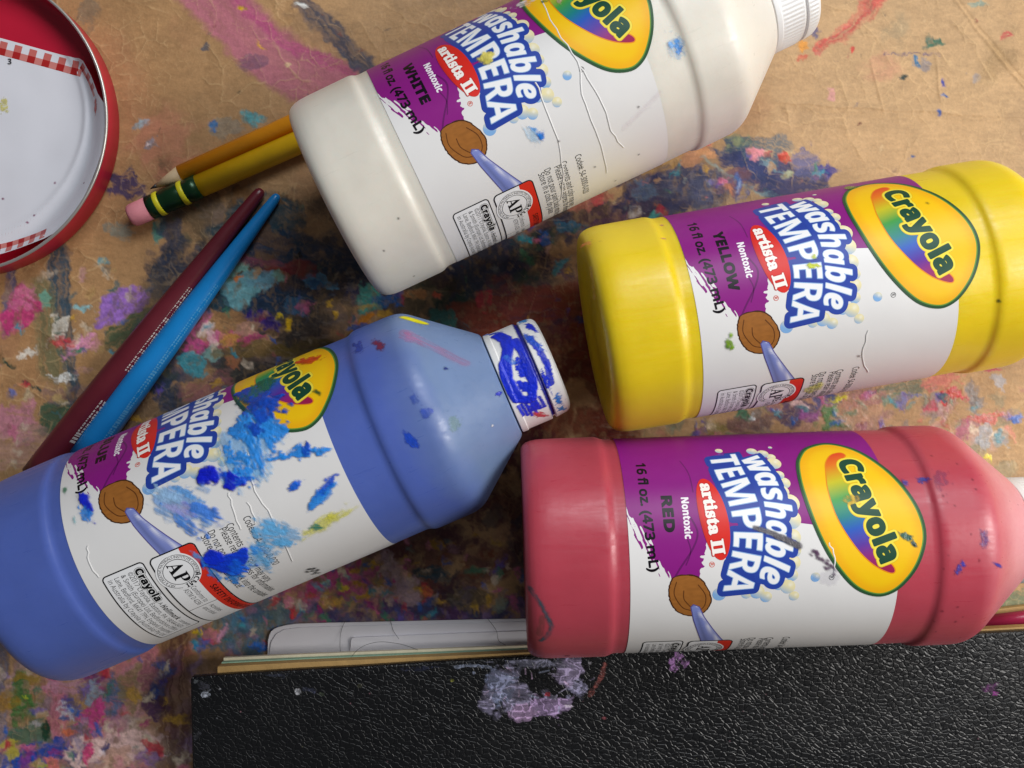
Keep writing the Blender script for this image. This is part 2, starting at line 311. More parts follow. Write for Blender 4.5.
    D(978, 2, 7, 4, 0, (120, 150, 140), .7); mess(790, -60, 1160, 170, 60, [(120, 90, 70), (90, 90, 110), (150, 60, 50), (226, 196, 150)], (.8, 2.5), (.4, .9))
    mess(1030, -60, 1170, 600, 30, [pink, teal, kraft, (200, 90, 80), cream], (4, 16), (.4, .8))
    # ---- gap between yellow and red, and the lower right paper
    mess(650, 395, 1010, 450, 60, [(190, 130, 110), (120, 130, 110), (200, 150, 140), (110, 110, 120), (200, 160, 120), (160, 100, 120)], (6, 18), (.4, .85), .5)
    D(712, 428, 24, 9, 0, (140, 130, 60), .8, .4, .4); D(748, 425, 20, 10, 0, (116, 84, 84), .8); D(791, 412, 18, 14, 0, (84, 66, 104), .9, .4, .3); D(811, 418, 10, 6, 0, (150, 80, 150), .9, thick=.2); D(834, 420, 12, 12, 0, (80, 136, 80), .9, .35, .4, thick=.25); D(825, 400, 13, 7, 0, (64, 78, 140), .85); D(841, 398, 9, 4, -20, (222, 214, 40), .95, .4, thick=.3)
    D(752, 416, 3.4, 2.6, 0, (214, 220, 226), thick=.3); D(798, 404, 8, 3, 15, (230, 190, 190), .9, thick=.2); D(868, 395, 22, 9, 0, (170, 120, 116), .85, .4, .5); D(895, 402, 20, 7, 0, (110, 150, 130), .7, .4, .5); D(905, 388, 30, 6, -8, (104, 120, 104), .8, .4, .5)
    D(940, 380, 22, 10, -10, (214, 120, 110), .8, .4, .4); D(951, 396, 12, 9, 0, (214, 64, 72), .95, .4, .3, thick=.25); D(942, 397, 4, 3.5, 0, (40, 70, 110), .95, thick=.2); D(930, 406, 6, 5, 0, (196, 60, 90), .8); D(984, 418, 18, 6, -15, (206, 76, 70), .9, .45, .5, thick=.25); D(996, 370, 8, 2, 0, (196, 70, 100), .9)
    D(860, 418, 26, 8, 0, (206, 160, 130), .7, .4, .5); D(1000, 383, 8, 5, 30, (176, 180, 190), .7); D(985, 434, 9, 11, 0, (170, 176, 186), .75, .45, .4, thick=.15); D(1003, 440, 9, 8, 0, (176, 178, 176), .6, .5); D(1012, 432, 4, 9, -15, (224, 140, 120), .8, .4, .5); D(988, 456, 5, 3, 20, (232, 210, 60), .95, .5, thick=.25); D(963, 430, 5, 8, 20, (176, 84, 130), .7)
    D(1006, 470, 12, 8, 0, (160, 150, 120), .6); D(1000, 600, 30, 12, 0, (104, 124, 96), .8, .4, .4); mess(840, 380, 1024, 470, 60, [(214, 190, 160), (200, 90, 90), (110, 130, 140), (190, 130, 100)], (1, 4), (.4, .9), .5)
    # ---- centre shadow bay, under the blue shoulder
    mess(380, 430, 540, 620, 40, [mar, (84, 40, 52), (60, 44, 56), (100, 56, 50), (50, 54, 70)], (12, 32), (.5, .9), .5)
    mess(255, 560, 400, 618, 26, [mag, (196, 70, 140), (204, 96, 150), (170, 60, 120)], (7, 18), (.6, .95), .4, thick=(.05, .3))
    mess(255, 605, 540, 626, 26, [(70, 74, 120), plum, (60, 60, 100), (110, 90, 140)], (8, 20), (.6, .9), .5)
    mess(355, 560, 425, 600, 10, [(214, 168, 40), (200, 150, 30)], (5, 14), (.8, 1), .5, (.25, .5), (-60, 20), (.15, .35)); mess(372, 550, 410, 600, 10, [(206, 160, 140), (180, 150, 160), (216, 190, 176)], (6, 15), (.6, .9), .5)
    mess(430, 535, 500, 575, 8, [(196, 150, 30), (120, 60, 30)], (4, 12), (.6, .9), .6, (.2, .4), (-40, 0)); D(342, 584, 6, 5, 40, (230, 200, 60), .95, thick=.3); D(324, 580, 3, 8, -10, (140, 190, 180), .9, thick=.3); D(343, 572, 7, 3, 30, (210, 200, 170), .9, .5, .4, thick=.3)
    D(436, 575, 16, 9, 0, (36, 70, 84), .9, .4, .4); D(318, 574, 10, 8, 0, (110, 96, 60), .8); D(470, 600, 22, 10, 0, (90, 80, 60), .7); D(500, 604, 8, 10, 0, (150, 170, 150), .7, .5, .8)
    mess(260, 540, 540, 622, 150, [mag, (214, 120, 160), (90, 80, 140), (220, 190, 160), (90, 130, 130), (200, 160, 60), (150, 110, 120)], (1.5, 6), (.4, .9), .5)
    mess(190, 600, 310, 650, 30, [(80, 110, 130), (104, 120, 150), (60, 90, 110), (150, 110, 140), (100, 120, 120)], (6, 18), (.5, .9), .5)
    D(200, 632, 5, 4, 0, (230, 190, 30), thick=.35); D(194, 645, 5, 5, 0, (60, 160, 190), .95, .2, thick=.3); D(212, 637, 12, 8, 0, (206, 120, 140), .85, .4, .4); D(188, 648, 6, 5, 0, (200, 130, 110), .8); D(232, 625, 14, 8, -20, (70, 130, 160), .8, .4, .5); D(222, 634, 3, 10, 20, (230, 160, 190), .8)
    # ---- lower left
    mess(-60, 640, 200, 800, 70, [lil, pink, (190, 150, 160), (150, 120, 150), cream, (200, 160, 140), (110, 100, 130)], (10, 28), (.4, .85), .6, thick=(.02, .2))
    S([(-4, 610), (2, 700), (-4, 790)], 14, (110, 110, 130), .8, .5); S([(12, 640), (9, 700)], 6, (200, 160, 120), .7, .5); D(20, 700, 14, 26, 0, (60, 124, 60), .9, .35, .5, thick=.15); D(30, 735, 16, 14, 0, (56, 110, 90), .8, .4, .5); D(25, 695, 2.4, 2, 0, (210, 230, 60), thick=.3)
    D(26, 678, 12, 5, 0, (160, 130, 50), .85); D(38, 640, 22, 10, 20, (204, 160, 110), .7, .3, .3); D(60, 677, 24, 18, 0, (206, 150, 176), .7, .45, .7); D(95, 677, 14, 8, -20, (120, 40, 116), .85, .4, .5); D(115, 698, 9, 22, 5, (70, 110, 150), .85, .4, .5); D(94, 695, 8, 12, 20, (150, 176, 200), .7, .5, .7)
    D(93, 716, 10, 17, 25, (206, 70, 140), .95, .4, .4, thick=.2); D(72, 706, 9, 8, 0, (70, 70, 160), .8, .5, .8); D(66, 712, 8, 8, 0, (226, 226, 236), .7, .6, .9, thick=.2); D(44, 732, 4, 8, 0, (30, 70, 50), .95, .2, thick=.25); D(120, 745, 50, 11, 3, (236, 196, 190), .85, .35, .5, thick=.15)
    D(40, 752, 30, 12, -15, (30, 76, 170), .95, .35, .4, thick=.2); D(28, 768, 20, 14, 0, (26, 80, 180), .95, .3, .3, thick=.2); D(28, 749, 8, 3, 0, (206, 110, 150), .9, thick=.2); D(80, 752, 17, 12, 0, (244, 206, 200), .98, .3, .3, thick=.35); D(87, 753, 5, 11, 0, (222, 70, 130), .95, .4, .3, thick=.3); D(6, 750, 14, 9, 0, (190, 176, 60), .9, .3)
    D(105, 748, 4, 6, 20, (50, 50, 110), .9); D(118, 755, 16, 9, 0, (196, 150, 130), .7); D(52, 763, 8, 6, 0, (220, 120, 110), .9, thick=.2); D(38, 765, 8, 4, 0, (190, 190, 70), .9); D(130, 690, 15, 24, 0, (150, 130, 90), .8, .35, .5); D(148, 672, 10, 16, 0, (170, 100, 120), .8, .4, .5); D(153, 705, 12, 16, 0, (84, 50, 96), .85, .35, .4); D(148, 757, 14, 8, 0, (150, 110, 170), .8, .4, .5)
    S([(176, 640), (176, 800)], 30, (84, 44, 40), .8, .5, .3, .3); mess(-60, 650, 180, 800, 160, [cream, (230, 220, 230), mag, (90, 80, 140), (90, 130, 120), (222, 180, 160), (150, 110, 120)], (1.5, 6), (.4, .9), .6)
    D(70, 733, 9, 3, 0, (220, 110, 70), .8)
    mess(-150, 770, 1170, 895, 120, [lil, pink, navy, teal, cream, mag, brn, oc], (8, 26), (.5, .9), .6)
    mess(-150, 500, 0, 900, 60, [lil, pink, navy, teal, cream, brn, oc], (8, 26), (.5, .9), .6)
    br = [(60, 150, 170), (30, 100, 190), (200, 60, 70), (214, 110, 150), (226, 206, 180), (70, 130, 100), (220, 170, 60), (110, 90, 180), (70, 90, 150)]
    for x0, y0, x1, y1, n in ((180, 290, 420, 400, 26), (440, 215, 640, 320, 16), (640, 150, 850, 215, 12), (650, 395, 1020, 460, 26), (260, 560, 530, 622, 34), (-40, 300, 160, 470, 14), (-40, 660, 190, 790, 26), (190, 600, 320, 650, 12)):
        mess(x0, y0, x1, y1, n, br, (4, 10), (.6, .95), .5, (.3, .7), (0, 180), (.1, .35))
    # edges of the dried paint are never smooth: shift everything by a fine irregular amount
    Xs = np.clip(X + 150 + 5.5 * fbm(X / 11, Y / 11, 61, 4) + 1.6 * fbm(X / 3, Y / 3, 62, 2), 0, cv.nx - 1.001); Ys = np.clip(Y + 130 + 5.5 * fbm(X / 11, Y / 11, 63, 4) + 1.6 * fbm(X / 3, Y / 3, 64, 2), 0, cv.ny - 1.001)
    i0 = Xs.astype(int); j0 = Ys.astype(int); fx = (Xs - i0); fy = (Ys - j0)
    def rs(A):
        e = (lambda q: q[..., None]) if A.ndim == 3 else (lambda q: q)
        return (A[j0, i0] * e(1 - fx) + A[j0, i0 + 1] * e(fx)) * e(1 - fy) + (A[j0 + 1, i0] * e(1 - fx) + A[j0 + 1, i0 + 1] * e(fx)) * e(fy)
    cv.rgb = rs(cv.rgb); cv.h = rs(cv.h)
    worn = ss(.12, .42, fbm(X / 5, Y / 7, 65, 4)) * .45 * np.clip(np.abs(cv.h) * 10, 0, 1)
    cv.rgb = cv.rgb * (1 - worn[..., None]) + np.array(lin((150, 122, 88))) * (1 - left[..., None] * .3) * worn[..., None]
    cv.rgb *= (1 + (.06 + .16 * np.clip(np.abs(cv.h) * 10, 0, 1)) * fbm(X / 2.2, Y / 2.2, 66, 2) + .14 * fbm(X / 9, Y / 3, 67, 3))[..., None]
    cre = cre * (1 - .75 * np.clip(cv.h * 10, 0, 1))
    cv.rgb = cv.rgb * (1 - .45 * cre[..., None]) + lin((222, 186, 136)) * (.45 * cre[..., None])
    # thin dry-brush rub over the crowded areas
    rub = ss(.1, .5, fbm(X / 9, Y / 2.5, 77, 3)) * ss(-.1, .5, fbm(X / 70, Y / 70, 78, 3)) * .22
    rub *= np.clip(np.abs(cv.h) * 8, 0, 1)
    cv.rgb = cv.rgb * (1 - rub[..., None]) + lin((190, 176, 160)) * rub[..., None]
    # folds of the sheet
    def fold(p, q, w, amp):
        P = np.array(p, float); Q = np.array(q, float); d = (Q - P) / np.linalg.norm(Q - P)
        sd = (X - P[0]) * d[1] - (Y - P[1]) * d[0] + 2 * fbm(X / 30, Y / 30, 91, 2)
        t = (X - P[0]) * d[0] + (Y - P[1]) * d[1]; on = ss(-10, 10, t) * (1 - ss(-10, 10, t - np.linalg.norm(Q - P)))
        return on * amp * np.exp(-(sd / w) ** 2) * np.where(sd > 0, 1, .6)
    H = H0 * (1 - .5 * np.clip(cv.h * 10, 0, 1)) + cv.h * 1.5 + fold((948, -8), (1032, 96), 1.3, .9) - fold((951, -8), (1035, 92), 1.6, .7) + fold((780, 104), (1060, 120), 5, 1.4) + fold((870, 60), (884, 112), 1.4, .8) + fold((936, 58), (942, 100), 1.4, .8)
    z = H * .35 * MM
    P = np.stack([(X - 512) * U * MM, (384 - Y) * U * MM, z], -1)
    P[..., 2] -= .45 * MM
    m = mat('painted_kraft_paper', rough=.55); q = N(m)
    at = q.n('ShaderNodeAttribute', attribute_name='ink'); tc = q.n('ShaderNodeTexCoord')
    n1 = q.n('ShaderNodeTexNoise', i_Scale=1400., i_Detail=4.); q.l(tc.outputs['Object'], n1.inputs['Vector'])
    mr = q.n('ShaderNodeMapRange', i_1=.25, i_2=.75, i_3=.92, i_4=1.08); q.l(n1.outputs['Fac'], mr.inputs[0])
    mx = q.n('ShaderNodeVectorMath', operation='SCALE'); q.l(at.outputs['Color'], mx.inputs[0]); q.l(mr.outputs[0], mx.inputs['Scale']); q.l(mx.outputs[0], q.b.inputs['Base Color'])
    mr2 = q.n('ShaderNodeMapRange', i_1=0., i_2=.2, i_3=.62, i_4=.34); q.l(at.outputs['Alpha'], mr2.inputs[0]); q.l(mr2.outputs[0], q.b.inputs['Roughness'])
    n2 = q.n('ShaderNodeTexNoise', i_Scale=380., i_Detail=5., i_Roughness=.6); q.l(tc.outputs['Object'], n2.inputs['Vector'])
    bp = q.n('ShaderNodeBump', i_Strength=.5, i_Distance=.0005); q.l(n2.outputs['Fac'], bp.inputs['Height']); q.l(bp.outputs[0], q.b.inputs['Normal'])
    q.b.inputs['Specular IOR Level'].default_value = .35
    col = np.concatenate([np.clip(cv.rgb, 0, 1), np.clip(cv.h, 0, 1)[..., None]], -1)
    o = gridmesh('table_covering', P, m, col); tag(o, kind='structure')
    m2 = mottled('plain_kraft_paper', (190, 152, 106), .6, .15, 30, .4, 400)
    o = mesh('table', [(-.9, -.7, -.0012), (.9, -.7, -.0012), (.9, .7, -.0012), (-.9, .7, -.0012)], [(0, 1, 2, 3)], m2); tag(o, kind='structure')
build_table()

# ================================================================== LABEL ARTWORK (s,h in mm; s round the bottle, h up it)
def cat(pts, n=8, closed=False):
    P = [np.array(p, float) for p in pts]; out = []; L = len(P)
    for i in range(L if closed else L - 1):
        g = (lambda k: P[k % L]) if closed else (lambda k: P[min(max(k, 0), L - 1)])
        a, b, c, d = g(i - 1), g(i), g(i + 1), g(i + 2)
        for k in range(n):
            t = k / n; out.append(.5 * ((2 * b) + (c - a) * t + (2 * a - 5 * b + 4 * c - d) * t * t + (3 * b - a - 3 * c + d) * t ** 3))
    if not closed: out.append(P[-1])
    return np.array(out)
def sdf_edges(A, B, X, Y):
    """signed distance (negative inside, even-odd) to the outline made of edges A->B"""
    x = X.ravel().astype(np.float32); y = Y.ravel().astype(np.float32)
    d2 = np.full(x.shape, 1e9, np.float32); ins = np.zeros(x.shape, bool)
    for (ax, ay), (bx, by) in zip(A, B):
        ex, ey = bx - ax, by - ay; L = ex * ex + ey * ey
        if L < 1e-12: continue
        t = np.clip(((x - ax) * ex + (y - ay) * ey) / L, 0, 1)
        np.minimum(d2, (x - ax - t * ex) ** 2 + (y - ay - t * ey) ** 2, out=d2)
        if ay != by:
            c = (ay > y) != (by > y)
            ins ^= c & (x < (bx - ax) * (y - ay) / (by - ay) + ax)
    d = np.sqrt(d2); d[ins] *= -1
    return d.reshape(X.shape)
def sdf_poly(P, X, Y):
    P = np.asarray(P, float); return sdf_edges(P, np.roll(P, -1, 0), X, Y)
def grid(x0, y0, x1, y1, dx):
    return np.meshgrid(np.arange(x0, x1 + dx, dx), np.arange(y0, y1 + dx, dx))
def fill(X, Y, D, warp=None, maxrun=6):
    """mesh of the region D<0; interior runs merged along y"""
    V = []; F = []; idx = {}
    ny, nx = D.shape; ins = D < 0
    def vid(x, y):
        k = (round(x, 4), round(y, 4)); i = idx.get(k)
        if i is None: i = idx[k] = len(V); V.append((x, y))
        return i
    full = ins[:-1, :-1] & ins[:-1, 1:] & ins[1:, 1:] & ins[1:, :-1]
    anyc = ins[:-1, :-1] | ins[:-1, 1:] | ins[1:, 1:] | ins[1:, :-1]
    for i in range(nx - 1):
        colf = full[:, i]
        js = np.nonzero(anyc[:, i])[0]; j = 0; n = len(js)
        while j < n:
            r = js[j]
            if colf[r]:
                e = r
                while e + 1 < ny - 1 and colf[e + 1] and e + 1 - r < maxrun: e += 1
                F.append((vid(X[r, i], Y[r, i]), vid(X[r, i + 1], Y[r, i + 1]), vid(X[e + 1, i + 1], Y[e + 1, i + 1]), vid(X[e + 1, i], Y[e + 1, i])))
                j += e - r + 1; continue
            cs = ((r, i), (r, i + 1), (r + 1, i + 1), (r + 1, i)); poly = []
            for k in range(4):
                a = cs[k]; b = cs[(k + 1) % 4]; da, db = D[a], D[b]
                if da < 0: poly.append((X[a], Y[a]))
                if (da < 0) != (db < 0):
                    t = da / (da - db); poly.append((X[a] + t * (X[b] - X[a]), Y[a] + t * (Y[b] - Y[a])))
            f = []
            for p in poly:
                v = vid(*p)
                if v not in f: f.append(v)
            if len(f) > 2: F.append(tuple(f))
            j += 1
    V = np.array(V) if V else np.zeros((0, 2))
    if warp is not None and len(V): V = warp(V)
    return V, F
class Art:
    def __init__(s): s.V = []; s.F = []; s.C = []; s.n = 0
    def add(s, VF, lift, col):
        V, F = VF
        if len(V) == 0: return
        c = col(V[:, 0], V[:, 1]) if callable(col) else np.tile(lin(col), (len(V), 1))
        s.V.append(np.column_stack([V, np.full(len(V), lift)])); s.C.append(c)
        s.F += [tuple(i + s.n for i in f) for f in F]; s.n += len(V)
    def data(s): return np.vstack(s.V), s.F, np.vstack(s.C)
def alpha_map(t, up, lo, dg=None):
    o = ''
    for ch in t:
        if 'A' <= ch <= 'Z': o += chr(up + ord(ch) - 65)
        elif 'a' <= ch <= 'z': o += chr(lo + ord(ch) - 97)
        elif dg and ch.isdigit(): o += chr(dg + int(ch))
        else: o += ch
    return o
def sans(t): return alpha_map(t, 0x1D5D4, 0x1D5EE, 0x1D7EC)
def plain(t): return alpha_map(t, 0x1D5A0, 0x1D5BA, 0x1D7E2)
def slant(t): return alpha_map(t, 0x1D63C, 0x1D656)
def serif(t): return alpha_map(t, 0x1D400, 0x1D41A, 0x1D7CE)
_tc = {}
def glyphs(text):
    """outline edges and triangles of a line of text, normalised: baseline 0, capital height 1, starts at x 0"""
    if text in _tc: return _tc[text]
    c = bpy.data.curves.new('type', 'FONT'); c.body = text; c.resolution_u = 4
    o = bpy.data.objects.new('type', c); C.objects.link(o)
    dg = bpy.context.evaluated_depsgraph_get(); dg.update()
    me = o.evaluated_get(dg).to_mesh()
    V = np.array([v.co[:2] for v in me.vertices]); F = [tuple(p.vertices) for p in me.polygons]
    cnt = {}
    for f in F:
        for k in range(len(f)):
            e = (f[k], f[(k + 1) % len(f)]); key = (min(e), max(e)); cnt[key] = cnt.get(key, 0) + 1
    E = [k for k, v in cnt.items() if v == 1]
    o.evaluated_get(dg).to_mesh_clear(); bpy.data.objects.remove(o); bpy.data.curves.remove(c)
    if len(V) == 0: V = np.zeros((3, 2)); F = []; E = []
    V = V - [V[:, 0].min(), 0]; V = V / .70
    _tc[text] = (V, F, E); return _tc[text]
def along(base, x_end=None, tilt=0.):
    """warp: x = distance along the base polyline, y = height above it"""
    P = cat(base, 10); seg = np.linalg.norm(P[1:] - P[:-1], axis=1); L = np.concatenate([[0], np.cumsum(seg)])
    def f(V):
        x = V[:, 0]; y = V[:, 1]
        px = np.interp(x, L, P[:, 0]); py = np.interp(x, L, P[:, 1])
        e = 1.0
        dx = np.interp(np.clip(x + e, 0, L[-1]), L, P[:, 0]) - np.interp(np.clip(x - e, 0, L[-1]), L, P[:, 0])
        dy = np.interp(np.clip(x + e, 0, L[-1]), L, P[:, 1]) - np.interp(np.clip(x - e, 0, L[-1]), L, P[:, 1])
        n = np.hypot(dx, dy) + 1e-9; dx, dy = dx / n, dy / n
        over = np.clip(x - L[-1], 0, None) + np.clip(x, None, 0)
        return np.column_stack([px - dy * y + dx * over, py + dx * y + dy * over])
    return f, L[-1]
def text_tris(text, width=None, height=1., base=((0, 0), (10, 0)), x0=0.):
    V, F, E = glyphs(text); V = V.copy(); sx = height
    if width: sx = width / V[:, 0].max()
    V = V * [sx, height] + [x0, 0]
    w, L = along(base); return w(V), F
def text_sdf(text, width, height, dx=.16, pad=2.0):
    V, F, E = glyphs(text); V = V * [width / V[:, 0].max(), height]
    X, Y = grid(-pad, V[:, 1].min() - pad, width + pad, V[:, 1].max() + pad, dx)
    A = V[[e[0] for e in E]]; B = V[[e[1] for e in E]]
    return X, Y, sdf_edges(A, B, X, Y)
def rrect(x0, y0, x1, y1, r, X, Y):
    cx, cy = (x0 + x1) / 2, (y0 + y1) / 2; hx, hy = (x1 - x0) / 2 - r, (y1 - y0) / 2 - r
    dx = np.abs(X - cx) - hx; dy = np.abs(Y - cy) - hy
    return np.hypot(np.maximum(dx, 0), np.maximum(dy, 0)) + np.minimum(np.maximum(dx, dy), 0) - r

LF = .014   # mm per ink layer
def art_purple():
    a = Art()
    poly = [(-96, 0), (-14, 0), (-9, 2), (-2.5, 5.2), (4.5, 10.4), (6.5, 12), (4.6, 18.6), (-2, 20.2), (-7, 21.5), (-9, 30), (-9.7, 45), (-8.6, 52), (-18, 60), (-22, 74), (-96, 74)]
    X, Y = grid(-60, -.01, 12, 72.9, .22); Y = np.clip(Y, 0, 72.8)
    D = sdf_poly(poly, X, Y)
    # bristle marks: streaks running round the bottle, only near the painted end
    u = X * .93 + Y * .36; v = -X * .36 + Y * .93
    st = vn(u / 3.2, v / .42, 5) * .65 + vn(u / 1.1, v / .3, 9) * .35
    near = np.exp(-((Y - 4.5 - .25 * (X + 10)) / 5.) ** 2) * ss(-19, -9, X)
    D = D + near * (st - .40) * 8.5
    near2 = np.exp(-np.hypot(X + .5, Y - 20) ** 2 / 9.); D = D + near2 * (vn(X / .5, Y / .8, 12) - .45) * 2.6
    def col(s, h):
        n = .05 * (vn(s / 2, h / 5, 3) - .5)
        return lin((140, 26, 130))[None] * (1 + n[:, None])
    a.add(fill(X, Y, D, maxrun=8), LF, col)
    for pts, w in ((((-12, 17.2), (-8, 18.8), (-4, 17.4), (1, 13.8), (3.8, 12.0)), .5), (((-6, 16), (-3, 16.6), (0.5, 15.2)), .35), (((-30, 17), (-25, 18.6), (-19, 18.9)), .3)):
        P = cat(pts, 8); X, Y = grid(P[:, 0].min() - 1, P[:, 1].min() - 1, P[:, 0].max() + 1, P[:, 1].max() + 1, .15)
        A = P[:-1]; B = P[1:]; D = np.abs(sdf_edges(A, B, X, Y)) - w / 2; a.add(fill(X, Y, D), LF * 2, (104, 20, 100))
    return a
def art_brush():
    a = Art()
    P = cat([(4.0, 11.2), (8.5, 10.3), (13, 12), (15.4, 15.5), (15.0, 19.8), (11, 22.2), (6.4, 20.8), (3.6, 18.2), (3.0, 14.5)], 8, True)
    X, Y = grid(1, 8, 18, 24, .16); D = sdf_poly(P, X, Y) + .25 * (vn(X * 2, Y * .8, 3) - .5)
    a.add(fill(X, Y, D), LF * 2, (70, 38, 18)); 
    a.add(fill(X, Y, D + .35), LF * 3, lambda s, h: lin((158, 100, 44))[None] * (1 + .25 * (vn(s * 1.4, h * 2.6, 8) - .5))[:, None])
    for pts in (((5, 12.5), (8.5, 11.9), (12.5, 14.2), (13.6, 16.5)), ((6, 18.4), (9, 20.4), (12.2, 20.3), (14.2, 18.6)), ((7.5, 14.5), (10, 14.6), (12.4, 16.4))):
        Q = cat(pts, 6); x, y = grid(Q[:, 0].min() - 1, Q[:, 1].min() - 1, Q[:, 0].max() + 1, Q[:, 1].max() + 1, .15)
        a.add(fill(x, y, np.abs(sdf_edges(Q[:-1], Q[1:], x, y)) - .13), LF * 4, (96, 54, 22))
    fer = [(11.8, 17.2), (12.6, 16.6), (17, 17.6), (27.5, 21.0), (27.5, 27.2), (16, 20.4), (12.6, 18.9)]
    X, Y = grid(11, 15.5, 28.5, 28.5, .18); D = sdf_poly(fer, X, Y) - .15; a.add(fill(X, Y, D), LF * 5, (92, 84, 150))
    def fc(s, h):
        t = np.clip((h - (16.8 + (s - 12) * .27)) / (1.6 + (s - 12) * .33), 0, 1)
        w = np.exp(-((t - .72) / .09) ** 2) * .8; d = np.exp(-((t - .2) / .14) ** 2) * .35
        return lin((128, 140, 206))[None] * (1 - d[:, None]) * (1 - w[:, None]) + lin((240, 240, 250))[None] * w[:, None]
    a.add(fill(X, Y, D + .25), LF * 6, fc)
    return a
def art_bubbles():
    a = Art()
    L = [(-34.2, 29.1, 1.1), (-33.4, 38.4, 1.5), (-32.0, 41.2, 1.7), (-30.4, 43.2, 1.3), (-27.8, 43.3, 2.1), (-23.5, 43.8, 1.4), (-20.9, 44.6, 1.7), (-18.2, 43.6, 1.8), (-14.8, 45.0, 2.6), (-10.5, 44.7, 2.6), (-5.7, 44.4, 2.3), (-2.2, 45, 1.5), (.8, 44.2, 2.0),
         (4.2, 43.9, 1.6), (7.4, 42.8, 2.0), (6.5, 40.3, 1.8), (8.6, 34.5, 2.0), (10.2, 37.0, 1.6), (9.0, 31.6, 1.5), (8.9, 24.2, 1.9), (-35, 44.2, .6), (5.0, 50.2, 1.3), (10.2, 44.6, 1.4)]
    for k, (s0, h0, r) in enumerate(L):
        n = 22; V = [(s0, h0)]; F = []
        for q in range(1, 4):
            for j in range(n): V.append((s0 + r * q / 3 * math.cos(j * 2 * math.pi / n), h0 + r * q / 3 * math.sin(j * 2 * math.pi / n)))
        for j in range(n): F.append((0, 1 + j, 1 + (j + 1) % n))
        for q in range(2):
            for j in range(n): F.append((1 + q * n + j, 1 + (q + 1) * n + j, 1 + (q + 1) * n + (j + 1) % n, 1 + q * n + (j + 1) % n))
        blue = 1. if k in (19, 21) else random.uniform(.1, .6)
        def col(s, h, s0=s0, h0=h0, r=r, blue=blue):
            t = np.clip(((s - s0) - (h - h0) * .6) / r * .6 + blue * .9 - .1, 0, 1)[:, None]; hi = np.exp(-(((s - s0 + .3 * r) / (.3 * r)) ** 2 + ((h - h0 - .35 * r) / (.3 * r)) ** 2))[:, None]
            return (lin((238, 226, 176)) * (1 - t) + lin((130, 176, 226)) * t) * (1 - .6 * hi) + .6 * hi * lin((255, 255, 250))
        a.add((np.array(V), F), LF * (2 + .25 * (k % 3)), col)
    return a
TB = [(-31.6, 25.6), (-24.6, 26.3), (-18, 27.8), (-12, 28.7), (-6.8, 28.6), (-2.4, 27.9), (3.6, 26.2), (9, 25.0)]
WB = [(-29.5, 34.6), (-22.6, 37.0), (-17.4, 37.9), (-12.5, 38.0), (-7.6, 37.6), (-2.7, 36.9), (1.2, 36.0), (7, 34.2)]
def art_title():
    a = Art()
    wt, Lt = along(TB); ww, Lw = along(WB)
    X, Y, Dt = text_sdf(sans('TEMPERA'), 40.2, 7.6, .2, 2.4)
    a.add(fill(X, Y, Dt - 1.75, wt, 5), LF * 3, (40, 66, 160))
    x2, y2, Dw = text_sdf(slant('washable'), 35.5, 6.6, .2, 2.2)
    a.add(fill(x2, y2, Dw - 1.6, ww, 5), LF * 3.4, (42, 70, 166))
    # the blue behind the gap of the two words
    P = cat([(-29, 33.5), (-22, 35), (-14, 37), (-6, 36.6), (1, 35), (7.5, 33), (7.5, 31), (0, 32), (-8, 33), (-16, 32.6), (-24, 31), (-29, 30.5)], 5, True)
    X3, Y3 = grid(-32, 28, 10, 40, .3); a.add(fill(X3, Y3, sdf_poly(P, X3, Y3) - .6), LF * 2.6, (40, 66, 160))
    X, Y, Dt = text_sdf(sans('TEMPERA'), 40.2, 7.6, .13, .8)
    a.add(fill(X, Y, Dt - .22, wt, 6), LF * 4.6, (140, 176, 224)); a.add(fill(X, Y, Dt + .0, wt, 6), LF * 5.4, (246, 246, 248))
    x2, y2, Dw = text_sdf(slant('washable'), 35.5, 6.6, .13, .8)
    a.add(fill(x2, y2, Dw - .26, ww, 6), LF * 4.6, (150, 184, 228)); a.add(fill(x2, y2, Dw - .08, ww, 6), LF * 5.4, (246, 246, 248))
    return a
def art_artista():
    a = Art()
    c = np.array([-11.8, 23.55]); ang = math.radians(7.); X, Y = grid(-25, 18, 2, 30, .18)
    u = (X - c[0]) * math.cos(ang) + (Y - c[1]) * math.sin(ang); v = -(X - c[0]) * math.sin(ang) + (Y - c[1]) * math.cos(ang)
    D = (np.sqrt((u / 11.4) ** 2 + (v / 3.85) ** 2) - 1) * 3.85
    a.add(fill(X, Y, D), LF * 6.2, lambda s, h: lin((222, 44, 34))[None] * (1 - .25 * ss(21, 19.6, h - .12 * (s + 12)))[:, None])
    w, L = along([(-21.4, 21.2), (-15, 21.5), (-8, 22.0), (-1.2, 22.7)])
    X, Y, Dt = text_sdf(serif('artista II'), 19.6, 3.3, .11, .9)
    a.add(fill(X, Y, Dt - .42, w), LF * 7.4, (200, 34, 28)); a.add(fill(X, Y, Dt - .17, w), LF * 8.5, (252, 246, 240))
    return a
